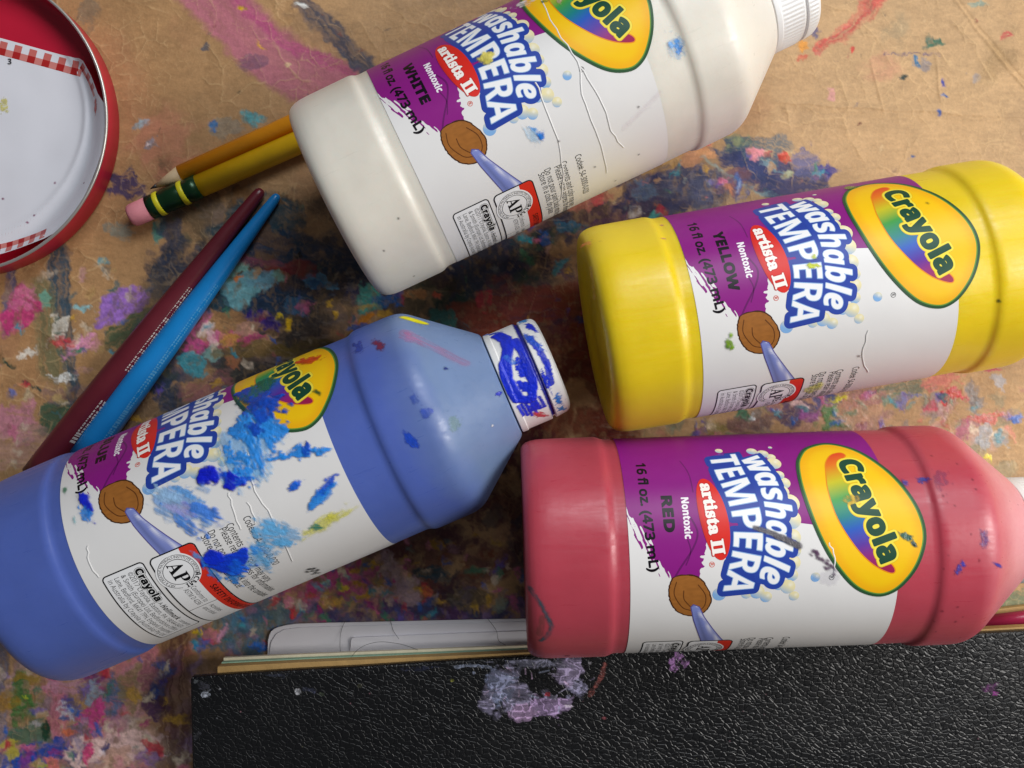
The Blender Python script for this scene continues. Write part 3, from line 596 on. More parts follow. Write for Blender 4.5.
def art_marks(which):
    a = Art(); n = 20
    def ring(cs, ch, r, wd, col, lift):
        V = []; F = []
        for j in range(n): t = j * 2 * math.pi / n; V += [(cs + (r - wd) * math.cos(t), ch + (r - wd) * math.sin(t)), (cs + r * math.cos(t), ch + r * math.sin(t))]
        for j in range(n): k = (j + 1) % n; F.append((2 * j, 2 * j + 1, 2 * k + 1, 2 * k))
        a.add((np.array(V), F), lift, col)
    if which: ring(.6, 22.2, .75, .14, (214, 70, 40), LF * 3); a.add(text_tris(sans('R'), None, .8, ((.25, 21.8), (3, 21.8))), LF * 3, (214, 70, 40))
    else: ring(5.2, 54.6, .75, .14, (90, 90, 92), LF * 3); a.add(text_tris(sans('R'), None, .8, ((4.85, 54.2), (8, 54.2))), LF * 3, (90, 90, 92))
    return a
OVAL = [(-30.9, 51.2), (-34.6, 54.6), (-36.4, 60.8), (-32.8, 67.2), (-25.0, 73.0), (-18.0, 76.7), (-11.1, 79.1), (-4.7, 79.6), (1.5, 77.8), (6.4, 74.9), (10.2, 71.0), (11.2, 66.3), (8.2, 60.2), (0.7, 54.3), (-8.1, 50.5), (-18.2, 48.7), (-26.1, 49.2)]
OVAL = [(a_, 50 + (b_ - 50) * 1.035) for a_, b_ in OVAL]
def art_oval():
    a = Art(); P = cat(OVAL, 8, True); X, Y = grid(-39, 46, 13, 82, .25); D = sdf_poly(P, X, Y)
    a.add(fill(X, Y, D), LF * 8, (44, 84, 52))
    a.add(fill(X, Y, D + .75), LF * 8.6, (98, 150, 60)); a.add(fill(X, Y, D + 1.1), LF * 9, lambda s, h: (lambda t: lin((250, 200, 16)) * (1 - t) + lin((244, 152, 20)) * t)(np.clip(.0 + .45 * ss(0, 1, (sdf_lookup(s, h) + 4.5) / 3.2), 0, 1)[:, None]))
    cr = cat([(-31.0, 63.2), (-30.2, 60.4), (-27.6, 58.2), (-24.7, 57.2), (-17.9, 56.2), (-10.3, 57.3), (-3.0, 61.2), (1.9, 65.8), (4.4, 70.6), (3.2, 71.4), (-1.2, 67.9), (-8.4, 65.2), (-15.1, 63.4), (-22.4, 62.6), (-28.2, 63.2), (-29.9, 64.2)], 6, True)
    X2, Y2 = grid(-33, 54, 6, 73, .22); D2 = sdf_poly(cr, X2, Y2)
    stops = [(-31, (226, 60, 34)), (-26.5, (232, 120, 30)), (-21, (206, 196, 40)), (-16, (70, 160, 70)), (-11, (24, 130, 130)), (-7, (36, 90, 190)), (-2.5, (90, 50, 160)), (1.5, (150, 36, 120)), (4.5, (160, 30, 80))]
    def rc(s, h):
        x = s + .25 * (h - 60); ks = [q[0] for q in stops]; cl = np.array([lin(q[1]) for q in stops])
        return np.column_stack([np.interp(x, ks, cl[:, i]) for i in range(3)])
    a.add(fill(X2, Y2, D2 - .3), LF * 9.8, (236, 140, 20)); a.add(fill(X2, Y2, D2), LF * 10.4, rc)
    w, L = along([(-27.6, 61.4), (-22, 62.0), (-17.2, 62.8), (-12.5, 63.8), (-7.6, 65.0), (-2.0, 66.7), (3.0, 68.4)])
    X, Y, Dt = text_sdf(sans('Crayola'), 30.2, 5.7, .14, 1.9)
    a.add(fill(X, Y, Dt - 1.12, w), LF * 11, (232, 190, 20)); a.add(fill(X, Y, Dt - .92, w), LF * 11.5, (246, 226, 70)); a.add(fill(X, Y, Dt - .36, w), LF * 12.2, (22, 72, 52))
    return a
def sdf_lookup(s, h):
    if not hasattr(sdf_lookup, 'd'):
        X, Y = grid(-39, 46, 13, 82, .5); sdf_lookup.d = sdf_poly(cat(OVAL, 6, True), X, Y)
    i = np.clip(((s + 39) / .5).astype(int), 0, sdf_lookup.d.shape[1] - 1); j = np.clip(((h - 46) / .5).astype(int), 0, sdf_lookup.d.shape[0] - 1)
    return sdf_lookup.d[j, i]
def art_panels():
    a = Art(); K = (14, 14, 17)
    def t(text, x, y, size, w=None, fn=sans, col=K, lift=LF * 4): a.add(text_tris(fn(text), w, size, ((x, y), (x + 60, y))), lift, col)
    # maker's panel
    X, Y = grid(25.5, 3, 59, 17.5, .2); D = rrect(26.4, 4.2, 57.5, 15.9, 1.3, X, Y)
    a.add(fill(X, Y, D), LF * 2, K); a.add(fill(X, Y, D + .36), LF * 3, (238, 238, 240))
    X, Y, Dt = text_sdf(sans('Crayola'), 11.2, 1.9, .1, .7); w, L = along([(28, 12.9), (50, 12.9)])
    a.add(fill(X, Y, Dt - .42, w), LF * 4, K); a.add(fill(X, Y, Dt - .30, w), LF * 5, (240, 240, 240)); a.add(fill(X, Y, Dt - .1, w), LF * 6, K)
    t('A', 40, 12.9, 1.1, None, plain); t('Hallmark', 41.3, 12.8, 1.5, 8.4, slant); t('company', 50.4, 12.9, 1.1, 5.6, plain)
    for k, tx in enumerate(('©2017 Crayola, Easton, PA 18044-0431.', '& Smith (Europe) Ltd, Bedfordshire Office', 'Lane, Bedford, MK41 7PH, England. Imported', 'in Australia by Crayola (Australia) Pty Ltd')):
        t(tx, 28, 10.9 - 1.85 * k, 1.3, 27.5, plain)
    # seal panel
    X, Y = grid(25.5, 16, 82, 31.5, .22); D = rrect(26.8, 17.2, 81, 30, 1.6, X, Y)
    a.add(fill(X, Y, D, maxrun=5), LF * 7, K); a.add(fill(X, Y, D + .36, maxrun=5), LF * 8, (240, 240, 242))
    red = np.maximum(D + .36, -(Y - (25.6 + .0 * X))); a.add(fill(X, Y, red), LF * 9, (222, 52, 36))
    cx, cy = 33.4, 22.5
    X, Y = grid(27, 16, 40, 29, .16); R = np.hypot(X - cx, Y - cy)
    a.add(fill(X, Y, R - 5.75), LF * 10, (242, 242, 244)); a.add(fill(X, Y, np.abs(R - 5.2) - .08), LF * 11, K); a.add(fill(X, Y, np.abs(R - 3.9) - .09), LF * 11, K)
    V, F, E = glyphs('ART & CREATIVE MATERIALS INSTITUTE CERTIFIED')
    arc = 2 * math.pi * .74; V2 = V * [arc * 4.3 / V[:, 0].max(), .75]
    th = math.radians(-38) - V2[:, 0] / 4.3; rr = 4.25 + V2[:, 1]; a.add((np.column_stack([cx + rr * np.cos(th), cy + rr * np.sin(th)]), F), LF * 12, K)
    V, F, E = glyphs(sans('ACMI')); V2 = V * [5.6 / V[:, 0].max(), 1.35]; th = math.radians(66) - V2[:, 0] / 4.6; rr = 4.2 + V2[:, 1]
    a.add(fill(*(lambda X, Y: (X, Y, np.maximum(np.abs(R - 4.7) - .9, -(X - cx) * .5 - (Y - cy) * .2 + 2.2)))(X, Y)), LF * 11.6, (242, 242, 244))
    a.add((np.column_stack([cx + rr * np.cos(th), cy + rr * np.sin(th)]), F), LF * 12.2, K)
    X, Y, Dt = text_sdf(serif('AP'), 6.6, 4.0, .12, .5); w, L = along([(30.2, 20.6), (42, 20.6)]); a.add(fill(X, Y, Dt - .02, w), LF * 12.4, K)
    t('Conforms to', 39.3, 22.6, 1.4, 7.4, plain, lift=LF * 9); t('ASTM D 4236', 39.3, 20.6, 1.4, 7.6, plain, lift=LF * 9)
    t('SAFETY INFORMATION', 41.5, 26.9, 1.7, 22, sans, (52, 14, 18), LF * 10)
    X, Y = grid(47.5, 17.4, 48.3, 25.6, .14); a.add(fill(X, Y, np.abs(X - 47.9) - .09), LF * 9, K)
    t('Activities', 49, 22.6, 1.3, 6, plain, lift=LF * 9); t('and colour', 49, 20.7, 1.3, 6.6, plain, lift=LF * 9)
    ring = rrect(0, 0, 1, 1, .5, X, Y)
    # small print
    t('Code#: 54-3000-0-020', 26.4, 44.0, 1.9, 17.5, plain); t('Contents and color may vary.', 26.4, 39.3, 1.9, 23.5, plain); t('Please retain address for information.', 26.8, 37.2, 1.9, 30, plain)
    t('Do not pour paint back into the container.', 26.2, 34.2, 1.9, 33, plain); t('Store in a cool, dry place.', 26.6, 32.1, 1.9, 20.5, plain)
    return a
def art_words(colour):
    a = Art(); K = (14, 5, 16)
    def big(text, s0, h, width, height, base=None, ink=K, off=.0, fn=sans, lift=LF * 3):
        X, Y, D = text_sdf(fn(text), width, height, .14, .6); w, L = along(base or [(s0, h), (s0 + width, h)]); a.add(fill(X, Y, D - off, w), lift, ink)
    wd = {'RED': 9.8, 'YELLOW': 19.4, 'WHITE': 16.2, 'BLUE': 13.4}[colour]
    big(colour, -13.2 - wd / 2, 9.9, wd, 2.75, off=.16)
    big('16 fl oz. (473 mL)', -29.6, 4.3, 31.6, 2.45, base=[(-29.6, 4.4), (-14, 4.2), (2.6, 5.4)], fn=plain, off=.16)
    big('Nontoxic', -17.5, 15.3, 11.2, 1.95, ink=(246, 240, 246), off=.06)
    return a
ART = dict(red_registered_mark=art_marks(True).data(), grey_registered_mark=art_marks(False).data(), purple_splash=art_purple().data(), painted_brush_picture=art_brush().data(), bubbles=art_bubbles().data(), product_title=art_title().data(), range_badge=art_artista().data(), logo_oval=art_oval().data(), information_panels=art_panels().data())
WORDS = {c: art_words(c).data() for c in ('RED', 'YELLOW', 'WHITE', 'BLUE')}

# ================================================================== BOTTLES
R0 = 31.3
def round_profile(pts, rad):
    """polyline (h,r) with rounded corners"""
    out = [pts[0]]
    for i in range(1, len(pts) - 1):
        a, b, c = (np.array(p, float) for p in pts[i - 1:i + 2]); r = rad[i]
        if r <= 0: out.append(tuple(b)); continue
        da = (a - b) / np.linalg.norm(a - b); dc = (c - b) / np.linalg.norm(c - b)
        la = min(r, np.linalg.norm(a - b) * .49); lb = min(r, np.linalg.norm(c - b) * .49)
        p, s_ = b + da * la, b + dc * lb
        for k in range(7):
            t = k / 6; out.append(tuple((1 - t) ** 2 * p + 2 * t * (1 - t) * b + t * t * s_))
    out.append(pts[-1]); return np.array(out)
def prof_pts(b): return [(b + 2.2, 0), (b + 2.2, 20), (b, 25), (b, 32.0), (-5.2, 32.1), (-3.4, 31.2), (0, 31.25), (74, 31.25), (83.4, 31.15), (85.2, 32.15), (99.4, 32.0), (118.3, 16.3), (118.4, 14.6), (119.2, 14.6)]
PR_rad = [0, 3, 2.5, 7, 1.3, 1.2, 0, 0, 1.2, 1.6, 3.2, 1, 0, 0]
PROF = round_profile(prof_pts(-28.4), PR_rad)
CAP = round_profile([(118.7, 14.9), (118.75, 15.7), (120.5, 15.75), (120.7, 15.45), (128.3, 15.45), (128.5, 14.75), (129.2, 14.75), (129.4, 15.4), (133.6, 15.0), (134.6, 13.4), (134.7, 0)], [0, .3, .15, .15, .3, .1, .1, .3, 1.3, 1.0, 0])
def rad_at(h):
    h = np.asarray(h, float)
    P = PROF[(PROF[:, 0] >= -28.5)]; i = np.argmax(P[:, 1] >= 31.9); P = P[max(0, i - 6):]
    P = P[P[:, 0] < 118.3]
    hh = np.concatenate([P[:, 0], CAP[:, 0]]); rr = np.concatenate([P[:, 1], CAP[:, 1]]); o = np.argsort(hh, kind='stable')
    return np.interp(h, hh[o], rr[o])
def lathe(prof, n, A, dens=1.6, mod=None):
    out = [prof[0]]
    for a, b in zip(prof[:-1], prof[1:]):
        k = max(1, int(np.linalg.norm(np.array(b) - a) / dens))
        for i in range(1, k + 1): out.append(tuple(np.array(a) + (np.array(b) - a) * i / k))
    P = np.array(out); th = np.linspace(0, 2 * math.pi, n, endpoint=False)
    h = np.repeat(P[:, 0], n); r = np.repeat(P[:, 1], n); t = np.tile(th, len(P))
    if mod is not None: r = mod(h, r, t)
    V = A(t, h, r); F = []
    for i in range(len(P) - 1):
        for j in range(n): k = (j + 1) % n; F.append((i * n + j, (i + 1) * n + j, (i + 1) * n + k, i * n + k))
    return V, F
def plastic(name, col, pale, rough=.3):
    """blow moulded bottle: paint shows through up to the shoulder, above it only a film of it"""
    m = mat(name, col, rough); q = N(m); tc = q.n('ShaderNodeTexCoord')
    sx = q.n('ShaderNodeSeparateXYZ'); q.l(tc.outputs['Object'], sx.inputs[0])
    no = q.n('ShaderNodeTexNoise', i_Scale=28., i_Detail=3.); q.l(tc.outputs['Object'], no.inputs['Vector'])
    ad = q.n('ShaderNodeMath', operation='MULTIPLY_ADD', i_1=.02, i_2=-.01); q.l(no.outputs['Fac'], ad.inputs[0])
    a2 = q.n('ShaderNodeMath', operation='ADD'); q.l(sx.outputs[0], a2.inputs[0]); q.l(ad.outputs[0], a2.inputs[1])
    mr = q.n('ShaderNodeMapRange', i_1=.124, i_2=.136, i_3=0., i_4=1.); q.l(a2.outputs[0], mr.inputs[0])
    n2 = q.n('ShaderNodeTexNoise', i_Scale=55., i_Detail=5.); q.l(tc.outputs['Object'], n2.inputs['Vector'])
    v = q.n('ShaderNodeMapRange', i_1=.3, i_2=.7, i_3=.93, i_4=1.07); q.l(n2.outputs['Fac'], v.inputs[0])
    mx = q.n('ShaderNodeMix', data_type='RGBA'); mx.inputs[6].default_value = lc(col); mx.inputs[7].default_value = lc(pale); q.l(mr.outputs[0], mx.inputs[0])
    sv = q.n('ShaderNodeVectorMath', operation='SCALE'); q.l(mx.outputs[2], sv.inputs[0]); q.l(v.outputs[0], sv.inputs['Scale']); q.l(sv.outputs[0], q.b.inputs['Base Color'])
    b = q.b; b.inputs['Subsurface Weight'].default_value = .45; b.inputs['Subsurface Radius'].default_value = (1, .7, .6); b.inputs['Subsurface Scale'].default_value = .003
    b.inputs['Specular IOR Level'].default_value = .5; b.inputs['Sheen Weight'].default_value = .22; b.inputs['Sheen Roughness'].default_value = .45; b.inputs['Sheen Tint'].default_value = lc(pale)
    mp = q.n('ShaderNodeMapping'); mp.inputs['Scale'].default_value = (1, 9, 9); mp.inputs['Rotation'].default_value = (.4, .3, .9); q.l(tc.outputs['Object'], mp.inputs[0])
    n4 = q.n('ShaderNodeTexNoise', i_Scale=70., i_Detail=8., i_Roughness=.7); q.l(mp.outputs[0], n4.inputs['Vector'])
    r4 = q.n('ShaderNodeMapRange', i_1=.35, i_2=.7, i_3=.27, i_4=.52); q.l(n4.outputs['Fac'], r4.inputs[0]); q.l(r4.outputs[0], b.inputs['Roughness'])
    n3 = q.n('ShaderNodeTexNoise', i_Scale=75., i_Detail=6.); q.l(tc.outputs['Object'], n3.inputs['Vector'])
    bp = q.n('ShaderNodeBump', i_Strength=.16, i_Distance=.0014); q.l(n3.outputs['Fac'], bp.inputs['Height']); q.l(bp.outputs[0], b.inputs['Normal'])
    return m
M_label = mottled('white_label_film', (230, 228, 227), .4, .02, 40, .12, 160)
def bottle(name, label, ang, A0, d, k, R, phi, colour, m_body, m_cap, smears, creases, ribs=True, base_h=-28.4):
    kr = R / R0; a = math.radians(ang); u = np.array([math.cos(a), math.sin(a)]); v = np.array([math.sin(a), -math.cos(a)])
    p = u * (A0 + k * -28.4) + v * d; zc = 32.0 * kr + .15
    root = empty(name, (p[0] * MM, p[1] * MM, 0), a); tag(root, label, 'paint bottle', 'tempera paint bottles lying on the table')
    ph = math.radians(phi)
    def A(th, h, r):
        th = np.asarray(th) + ph; r = np.asarray(r) * kr
        return np.column_stack([(np.asarray(h) + 28.4) * k, -r * np.sin(th), zc + r * np.cos(th)]) * MM
    V, F = lathe(round_profile(prof_pts(base_h), PR_rad), 144, A); mesh('bottle_body', V, F, m_body, parent=root)
    def ribmod(h, r, t):
        on = ((h > 121.2) & (h < 127.8)) | ((h > 130.2) & (h < 133.0)); return r + np.where(on, .16 * np.cos(t * 72), 0)
    V, F = lathe(CAP, 288 if ribs else 96, A, .8, ribmod if ribs else None); cap = mesh('cap', V, F, m_cap, parent=root)
    # label sheet
    S, Hh = np.meshgrid(np.linspace(-98.0, 98.0, 300), np.linspace(0, 72.8, 12)); rr = np.full(S.shape, 31.25 + .10)
    P = A((S / R0).ravel(), Hh.ravel(), rr.ravel()).reshape(S.shape + (3,)); lab = gridmesh('label', P, M_label, parent=root)
    def wrap(nm, data, lift0=.10, parent=lab, m=M_print):
        Vv, Ff, Cc = data; V3 = A(Vv[:, 0] / R0, Vv[:, 1], 31.25 + lift0 + Vv[:, 2]); return mesh(nm, V3, Ff, m, True, Cc, parent)
    for nm, data in ART.items(): wrap(nm, data)
    wrap('colour_and_volume_lettering', WORDS[colour])
    for pts in creases:
        P = cat(pts, 8); n = len(P); V = []; F = []
        tn = np.gradient(P, axis=0); tn /= np.linalg.norm(tn, axis=1)[:, None] + 1e-9; nn = np.column_stack([-tn[:, 1], tn[:, 0]])
        P = P + nn * (.35 * (vn(np.arange(n) * .5, np.zeros(n), len(pts)) - .5))[:, None] * 2
        for off, lf in ((-.22, .20), (-.07, .30), (.07, .30), (.22, .20)):
            Q = P + nn * off; V.append(A(Q[:, 0] / R0, Q[:, 1], 31.25 + lf))
        V = np.vstack(V); F = [(c * n + i, c * n + i + 1, (c + 1) * n + i + 1, (c + 1) * n + i) for c in range(3) for i in range(n - 1)]
        mesh('label_crease', V, F, M_label, parent=lab)
    if smears:
        cv = Canvas(-60, -28, 96, 134.5, .3); smears(cv)
        yy, xx = np.mgrid[0:cv.ny, 0:cv.nx]; S = cv.x0 + xx * cv.dx; Hh = cv.y0 + yy * cv.dx
        lift = np.where((Hh > -.5) & (Hh < 80.5), .34, .07) + .22 * cv.h
        P = A((S / R0).ravel(), Hh.ravel(), (rad_at(Hh) + lift).ravel()).reshape(S.shape + (3,))
        al = cv.a; keep = (al[:-1, :-1] > .02) | (al[1:, :-1] > .02) | (al[:-1, 1:] > .02) | (al[1:, 1:] > .02)
        col = np.concatenate([cv.rgb, al[..., None]], -1)
        Hc = Hh[:-1, :-1]; ok = (Hc < 117.8)
        for msk, par in ((keep & ok, root), (keep & (Hc > 118.9), cap)):
            big, rest = patches(msk)
            for b_ in big: gridmesh('dried_paint', P, M_smear, col, b_, par)
            if rest.any(): gridmesh('paint_flecks', P, M_smear, col, rest, par)
    return root

M_red = plastic('red_paint_bottle', (184, 68, 84), (212, 140, 146)); M_yel = plastic('yellow_paint_bottle', (234, 204, 28), (232, 220, 120)); M_blu = plastic('blue_paint_bottle', (84, 106, 184), (112, 134, 172))
M_whi = plastic('white_paint_bottle', (228, 222, 210), (224, 218, 208)); M_cap = mottled('white_cap_plastic', (236, 236, 236), .35, .02, 80, .05, 200)
def sm_red(c):
    D, S = c.dab, c.stroke
    S([(-8.6, 34.4), (-7.3, 38.3), (-5.2, 42.9), (-3.4, 46.0)], 1.3, (104, 100, 106), .92, .25, .4, .2, (.9, 1.2)); S([(-6, 40), (-3.6, 45)], 1.1, (96, 92, 98), .9, .3)
    for _ in range(26):
        t = random.random(); D(-2.6 + 6.6 * t + random.gauss(0, .5), 49.2 + 6.2 * t + random.gauss(0, .5), .5, .3, 40, (84, 50, 84), .75, .5, .4)
    D(-5.0, 75.0, 1.9, .8, 50, (30, 96, 84), .9, .5, .5); D(-2.8, 77.0, .9, .5, 50, (24, 60, 60), .95)
    D(-20.4, 83.1, .9, 1.5, 0, (60, 60, 150), .85, .5, .5); D(-19.5, 77.9, 1, .7, 30, (70, 60, 150), .8); D(-3.8, 95.6, 2.2, 1.3, 0, (110, 60, 130), .7, .6, .7); D(3.9, 88.6, 1.2, .9, 20, (70, 70, 170), .75, .6, .5); D(2.5, 89.6, .9, .5, 50, (60, 60, 170), .8, .6)
    D(3.5, 99.7, 1.5, .4, 60, (60, 60, 160), .9); D(-20, 88.1, 3, 2, 0, (110, 60, 110), .3, .6, .7); D(-15, 62.0, 1.3, 2.0, 0, (214, 170, 40), .5, .6, .8); D(5, 53, 2, 3, 0, (150, 140, 170), .12, .6)
    S([(5.5, -27.4), (9, -25), (12.5, -23), (17, -21.6), (20.5, -22.6), (23, -24.6)], 1.2, (50, 90, 104), .75, .6, .5, .3); S([(14, -24), (20, -25)], 2.0, (90, 80, 70), .3, .8); D(34, -17, .7, .6, 0, (140, 40, 60), .9)
    for _ in range(20): D(random.uniform(-30, 30), random.uniform(84, 97), random.uniform(.15, .35), None, 0, (110, 40, 60), .5)
def sm_yel(c):
    D, S = c.dab, c.stroke
    D(11.1, 8.0, 1.5, 1.0, 20, (120, 160, 20), .95, .5, .2); D(8.6, 8.4, .7, .4, 0, (130, 170, 30), .9); D(11.6, 7, .6, .4, 30, (90, 130, 30), .9)
    D(-6.4, 34.2, 1.5, .9, 60, (200, 210, 30), .92, .6, .2); D(-9, 35, .6, .5, 0, (200, 214, 60), .8); D(-35.5, 55.3, 1.4, 1.7, 0, (130, 160, 60), .7, .6, .4); D(34, 34, 3, 2.4, 0, (210, 214, 60), .5, .6, .6)
    for s, h in ((-32, .4), (-24, -1.2)): D(s, h - 3, random.uniform(.4, .9), .4, 80, (190, 100, 130), .7, .6, .5)
    D(-28, -26, 3, 1, 80, (214, 110, 60), .5, .6, .7); S([(-18, -26.4), (-8, -27.3)], .6, (150, 110, 60), .5, .6); D(44, 65, .9, .4, 30, (170, 40, 40), .9); D(22, 45, .4, .3, 0, (110, 90, 90), .9); D(12, 84, .5, .5, 0, (90, 110, 40), .8); D(-20, 71, .5, .4, 0, (130, 120, 30), .6)
def sm_whi(c):
    D, S = c.dab, c.stroke
    D(10.5, 82.3, 1.7, 1.2, 10, (40, 130, 220), .85, .8, .6); D(9.4, 80.4, .9, .6, 30, (70, 150, 226), .8, .7, .5); D(10.4, 81.6, 3, 2.4, 0, (130, 180, 226), .35, .8, .9)
    D(16.3, 36.6, 1.4, .9, 10, (20, 120, 220), .95, .5, .2); D(14.5, 35.6, 1.3, .7, 30, (60, 150, 226), .7, .8, .8); D(15.5, 34.2, 3, 1.2, 10, (150, 200, 236), .4, .6, .8)
    D(-9.8, 32.4, 2.2, 1.9, 0, (236, 220, 90), .75, .3, .2); D(-24, 50, 3.2, 1.8, 70, (235, 230, 230), .8, .5, .6); D(-20, 55, 1.3, .7, 30, (40, 110, 70), .7, .6, .5); D(-17, 58.4, 1.2, .6, 0, (220, 190, 160), .6, .5)
    for s, h in ((33, 49), (20, 41), (21, 66), (36.5, 63), (45, 55), (20, -10), (43, -14), (27, -18)): D(s, h, .24, .22, 0, (70, 64, 66), .9, .2)
    S([(25, 60), (20, 73)], 1.2, (222, 206, 214), .2, .4, .3, .8)
def sm_blu(c):
    D, S = c.dab, c.stroke; B1 = (16, 84, 214); B2 = (40, 140, 232); B3 = (6, 26, 200)
    # loose brush marks, worn through in places (s, h, length, width, direction)
    P1 = (130, 190, 240)
    for q_, h, a, b, g in ((6, 56, 7, 4, 20), (11, 50, 7, 4, 10), (14, 46, 4, 3, 0), (17, 52, 3, 2, 0), (35, 50, 4.5, 3, 40), (38, 45, 4, 2.6, 0), (31, 49, 3, 2, 0), (40, 41, 4, 2.4, 30)): D(q_, h, a, b, g, P1, .55, .8, .8, .3)
    for q_, h, a, b, g in ((4, 55, 5.5, 3.6, 20), (7, 58.5, 5, 2.4, 40), (10, 53, 5, 2.4, 0), (3, 50, 4, 2.2, 70), (11, 58, 2.4, 1.8, 10), (12, 49, 3.2, 1.6, 70), (16.5, 64, 3.2, 1.5, 80), (18, 69, 2.6, 1.2, 60), (15, 58.5, 2.6, 1.0, 80), (8, 47, 2.6, 1.2, 0), (16, 48, 2.2, 3.2, 10)): D(q_, h, a, b, g, B2, .9, .8, .7, .1, thick=.8)
    for q_, h, a, b, g in ((-5, 57, 6.5, 3.4, 60), (-2, 60.5, 5.5, 2.6, 50), (1.5, 58, 5, 3.4, 20), (5, 55, 3, 1.4, 30), (-9, 54.5, 3.4, 2, 60), (16, 66, 1.6, 1.1, 0)): D(q_, h, a, b, g, (14, 74, 190), .94, .6, .35, .06, thick=1.2)
    D(-9, 58.5, 3.4, 3.2, 0, (40, 110, 80), .75, .6, .5); D(-6, 53, 4.4, 1.6, 20, (24, 84, 90), .7, .6, .5); D(-13.3, 72.6, 4.2, 1.9, 60, (214, 74, 26), .9, .5, .4); D(2, 73.4, 1.4, .6, 40, (50, 90, 40), .8)
    D(12.6, 39.6, 3.4, 2.5, 70, B3, .98, .3, .05, .04, thick=1.4); D(16.6, 45.0, 3.4, 2.0, 30, B3, .97, .5, .1, .04, thick=1.4); D(17.2, 48.2, 2.4, 1.3, 70, B1, .85, .7, .6); D(14, 43.5, 1.6, 1.2, 20, B1, .8, .7, .4)
    D(23.8, 60.1, 1.0, 1.9, 10, (20, 100, 220), .95, .4, .2, .05, thick=.9); D(28.4, 65.6, 5.2, 1.9, 118, B2, .88, .5, .6, thick=.7); D(27.4, 67, 3.4, 1.1, 118, B1, .8, .6, .6)
    D(37.0, 62.5, 6.2, 1.7, 104, (230, 226, 96), .6, .6, .5, .4); D(36.2, 65, 3.4, 1.1, 104, (222, 216, 70), .6, .6, .6, .3); D(37.3, 59.6, 1.7, .9, 60, (30, 130, 120), .9, .5, .3)
    # pale scrub beside the brush
    D(18.4, 32.0, 7.6, 4.2, 40, (140, 180, 232), .75, .6, .6, .2); D(20.6, 35.4, 5.6, 1.8, 45, (50, 120, 222), .8, .6, .7, .1, thick=.6); D(21.5, 30.2, 6, 1.7, 30, (60, 130, 224), .75, .6, .7, .1, thick=.6); D(17.5, 30, 4, 1.8, 40, (170, 160, 212), .6, .6, .6); D(12, 28, 4, 1.8, 45, (160, 200, 236), .6, .7, .8); D(14, 33, 4, 1.0, 40, (90, 160, 230), .75, .7, .7)
    # opaque blot over the small print
    D(36, 34.4, 5.2, 4.3, 60, (8, 60, 214), .985, .35, .04, .04, thick=1.4); D(33, 32.8, 2.6, 2.8, 0, (6, 44, 206), .98, .3, .05, .04, thick=1.4); D(39.6, 36.6, 3.6, 2.8, 30, (16, 96, 226), .92, .5, .5, .06, thick=1.2); D(42, 33.4, 3, 1.8, 0, B2, .8, .7, .7); D(31, 29, 2.6, .9, 20, (90, 160, 230), .7, .6, .6); D(38, 30, 3, 1.2, 0, B2, .7, .7, .7)
    for q_, h, a, b, g in ((33, 50, 4.5, 1.6, 40), (36, 47, 4, 1.8, 50), (32, 46.5, 2, 2, 0), (38, 50, 3, 1.2, 60), (39.5, 43, 3, 1.6, 0)): D(q_, h, a, b, g, (100, 180, 236), .75, .7, .7, .2)
    D(36.5, 43, 2, 1.3, 20, B2, .75, .6, .7); D(5.8, 7.4, 4.2, 1.9, 8, (16, 36, 206), .97, .4, .15, .05, thick=1.); D(8.6, 6.4, 2.2, 1.3, 20, B2, .75, .6, .7); D(-1, 1.5, 1, .5, 0, (40, 130, 90), .7); D(9, 3.2, 1, .4, 0, (120, 190, 200), .6)
    for q_, h in ((52.3, 50.6), (53.2, 51.6), (54.4, 50.8), (55.2, 52.0), (56.3, 51.0), (57.4, 50.2), (58.2, 51.2), (53.6, 49.6)): D(q_, h, .75, .4, random.uniform(0, 180), (20, 18, 24), .95, .5, .3)
    # body marks
    D(-17.1, 103.0, 3.2, 2.3, 75, (232, 222, 20), .98, .08, 0); S([(-6.5, 100.3), (-1, 106), (6.4, 112)], 3.4, (196, 124, 166), .3, .8, .5, .4); D(-4, 101, 2.6, 1.8, 60, (196, 110, 160), .3, .6, .7)
    D(-5.1, 92.8, 2.8, 1.3, 10, (124, 40, 70), .8, .5, .4); D(-7.5, 87.0, 3, 1.2, 0, (50, 74, 170), .7, .6, .6); D(15.0, 96.5, 1.4, 1.0, 0, (40, 80, 190), .45, .5, .3); D(19.8, 98.1, 1.9, 1.4, 0, (40, 80, 200), .5, .5, .3); D(24.8, 92.0, 2.8, 1.4, 25, (24, 76, 204), .8, .4, .3)
    D(24.2, 116.9, .9, .8, 0, (30, 50, 190), .9, .4); D(26.2, 103.3, 2, 1.6, 0, (120, 160, 130), .3, .6, .6); D(8.2, 106.7, .5, .5, 0, (20, 40, 120), .9); D(35, 112, .35, .3, 0, (240, 240, 240), .9)
    # cap: loose blue brush marks
    K = (14, 44, 210); e = .16
    S([(-14, 122.6), (-6, 124.4), (2, 124.2), (10, 121.8), (20, 120.2), (32, 121.2), (36, 124.2)], 3.6, K, .98, 0, e, .06, thick=.8); S([(-2, 126.6), (8, 127.4), (18, 127.3), (27, 126.6), (36, 124.6)], 2.8, K, .97, .1, .3, .08, thick=.8)
    D(16, 125.6, 4.5, 1.6, 0, K, .97, .4, 0, .06); D(28, 124.8, 4.2, 1.8, 20, K, .97, .4, .1, .06); S([(6, 122.6), (12, 124)], 1.6, (60, 120, 220), .7, .5, .4)
    for q_ in (120.4, 121.5, 122.6, 124, 125.4, 126.8): S([(36, q_), (44 + 4 * random.random(), q_ + .5)], .9, K, .95, .2, .3)
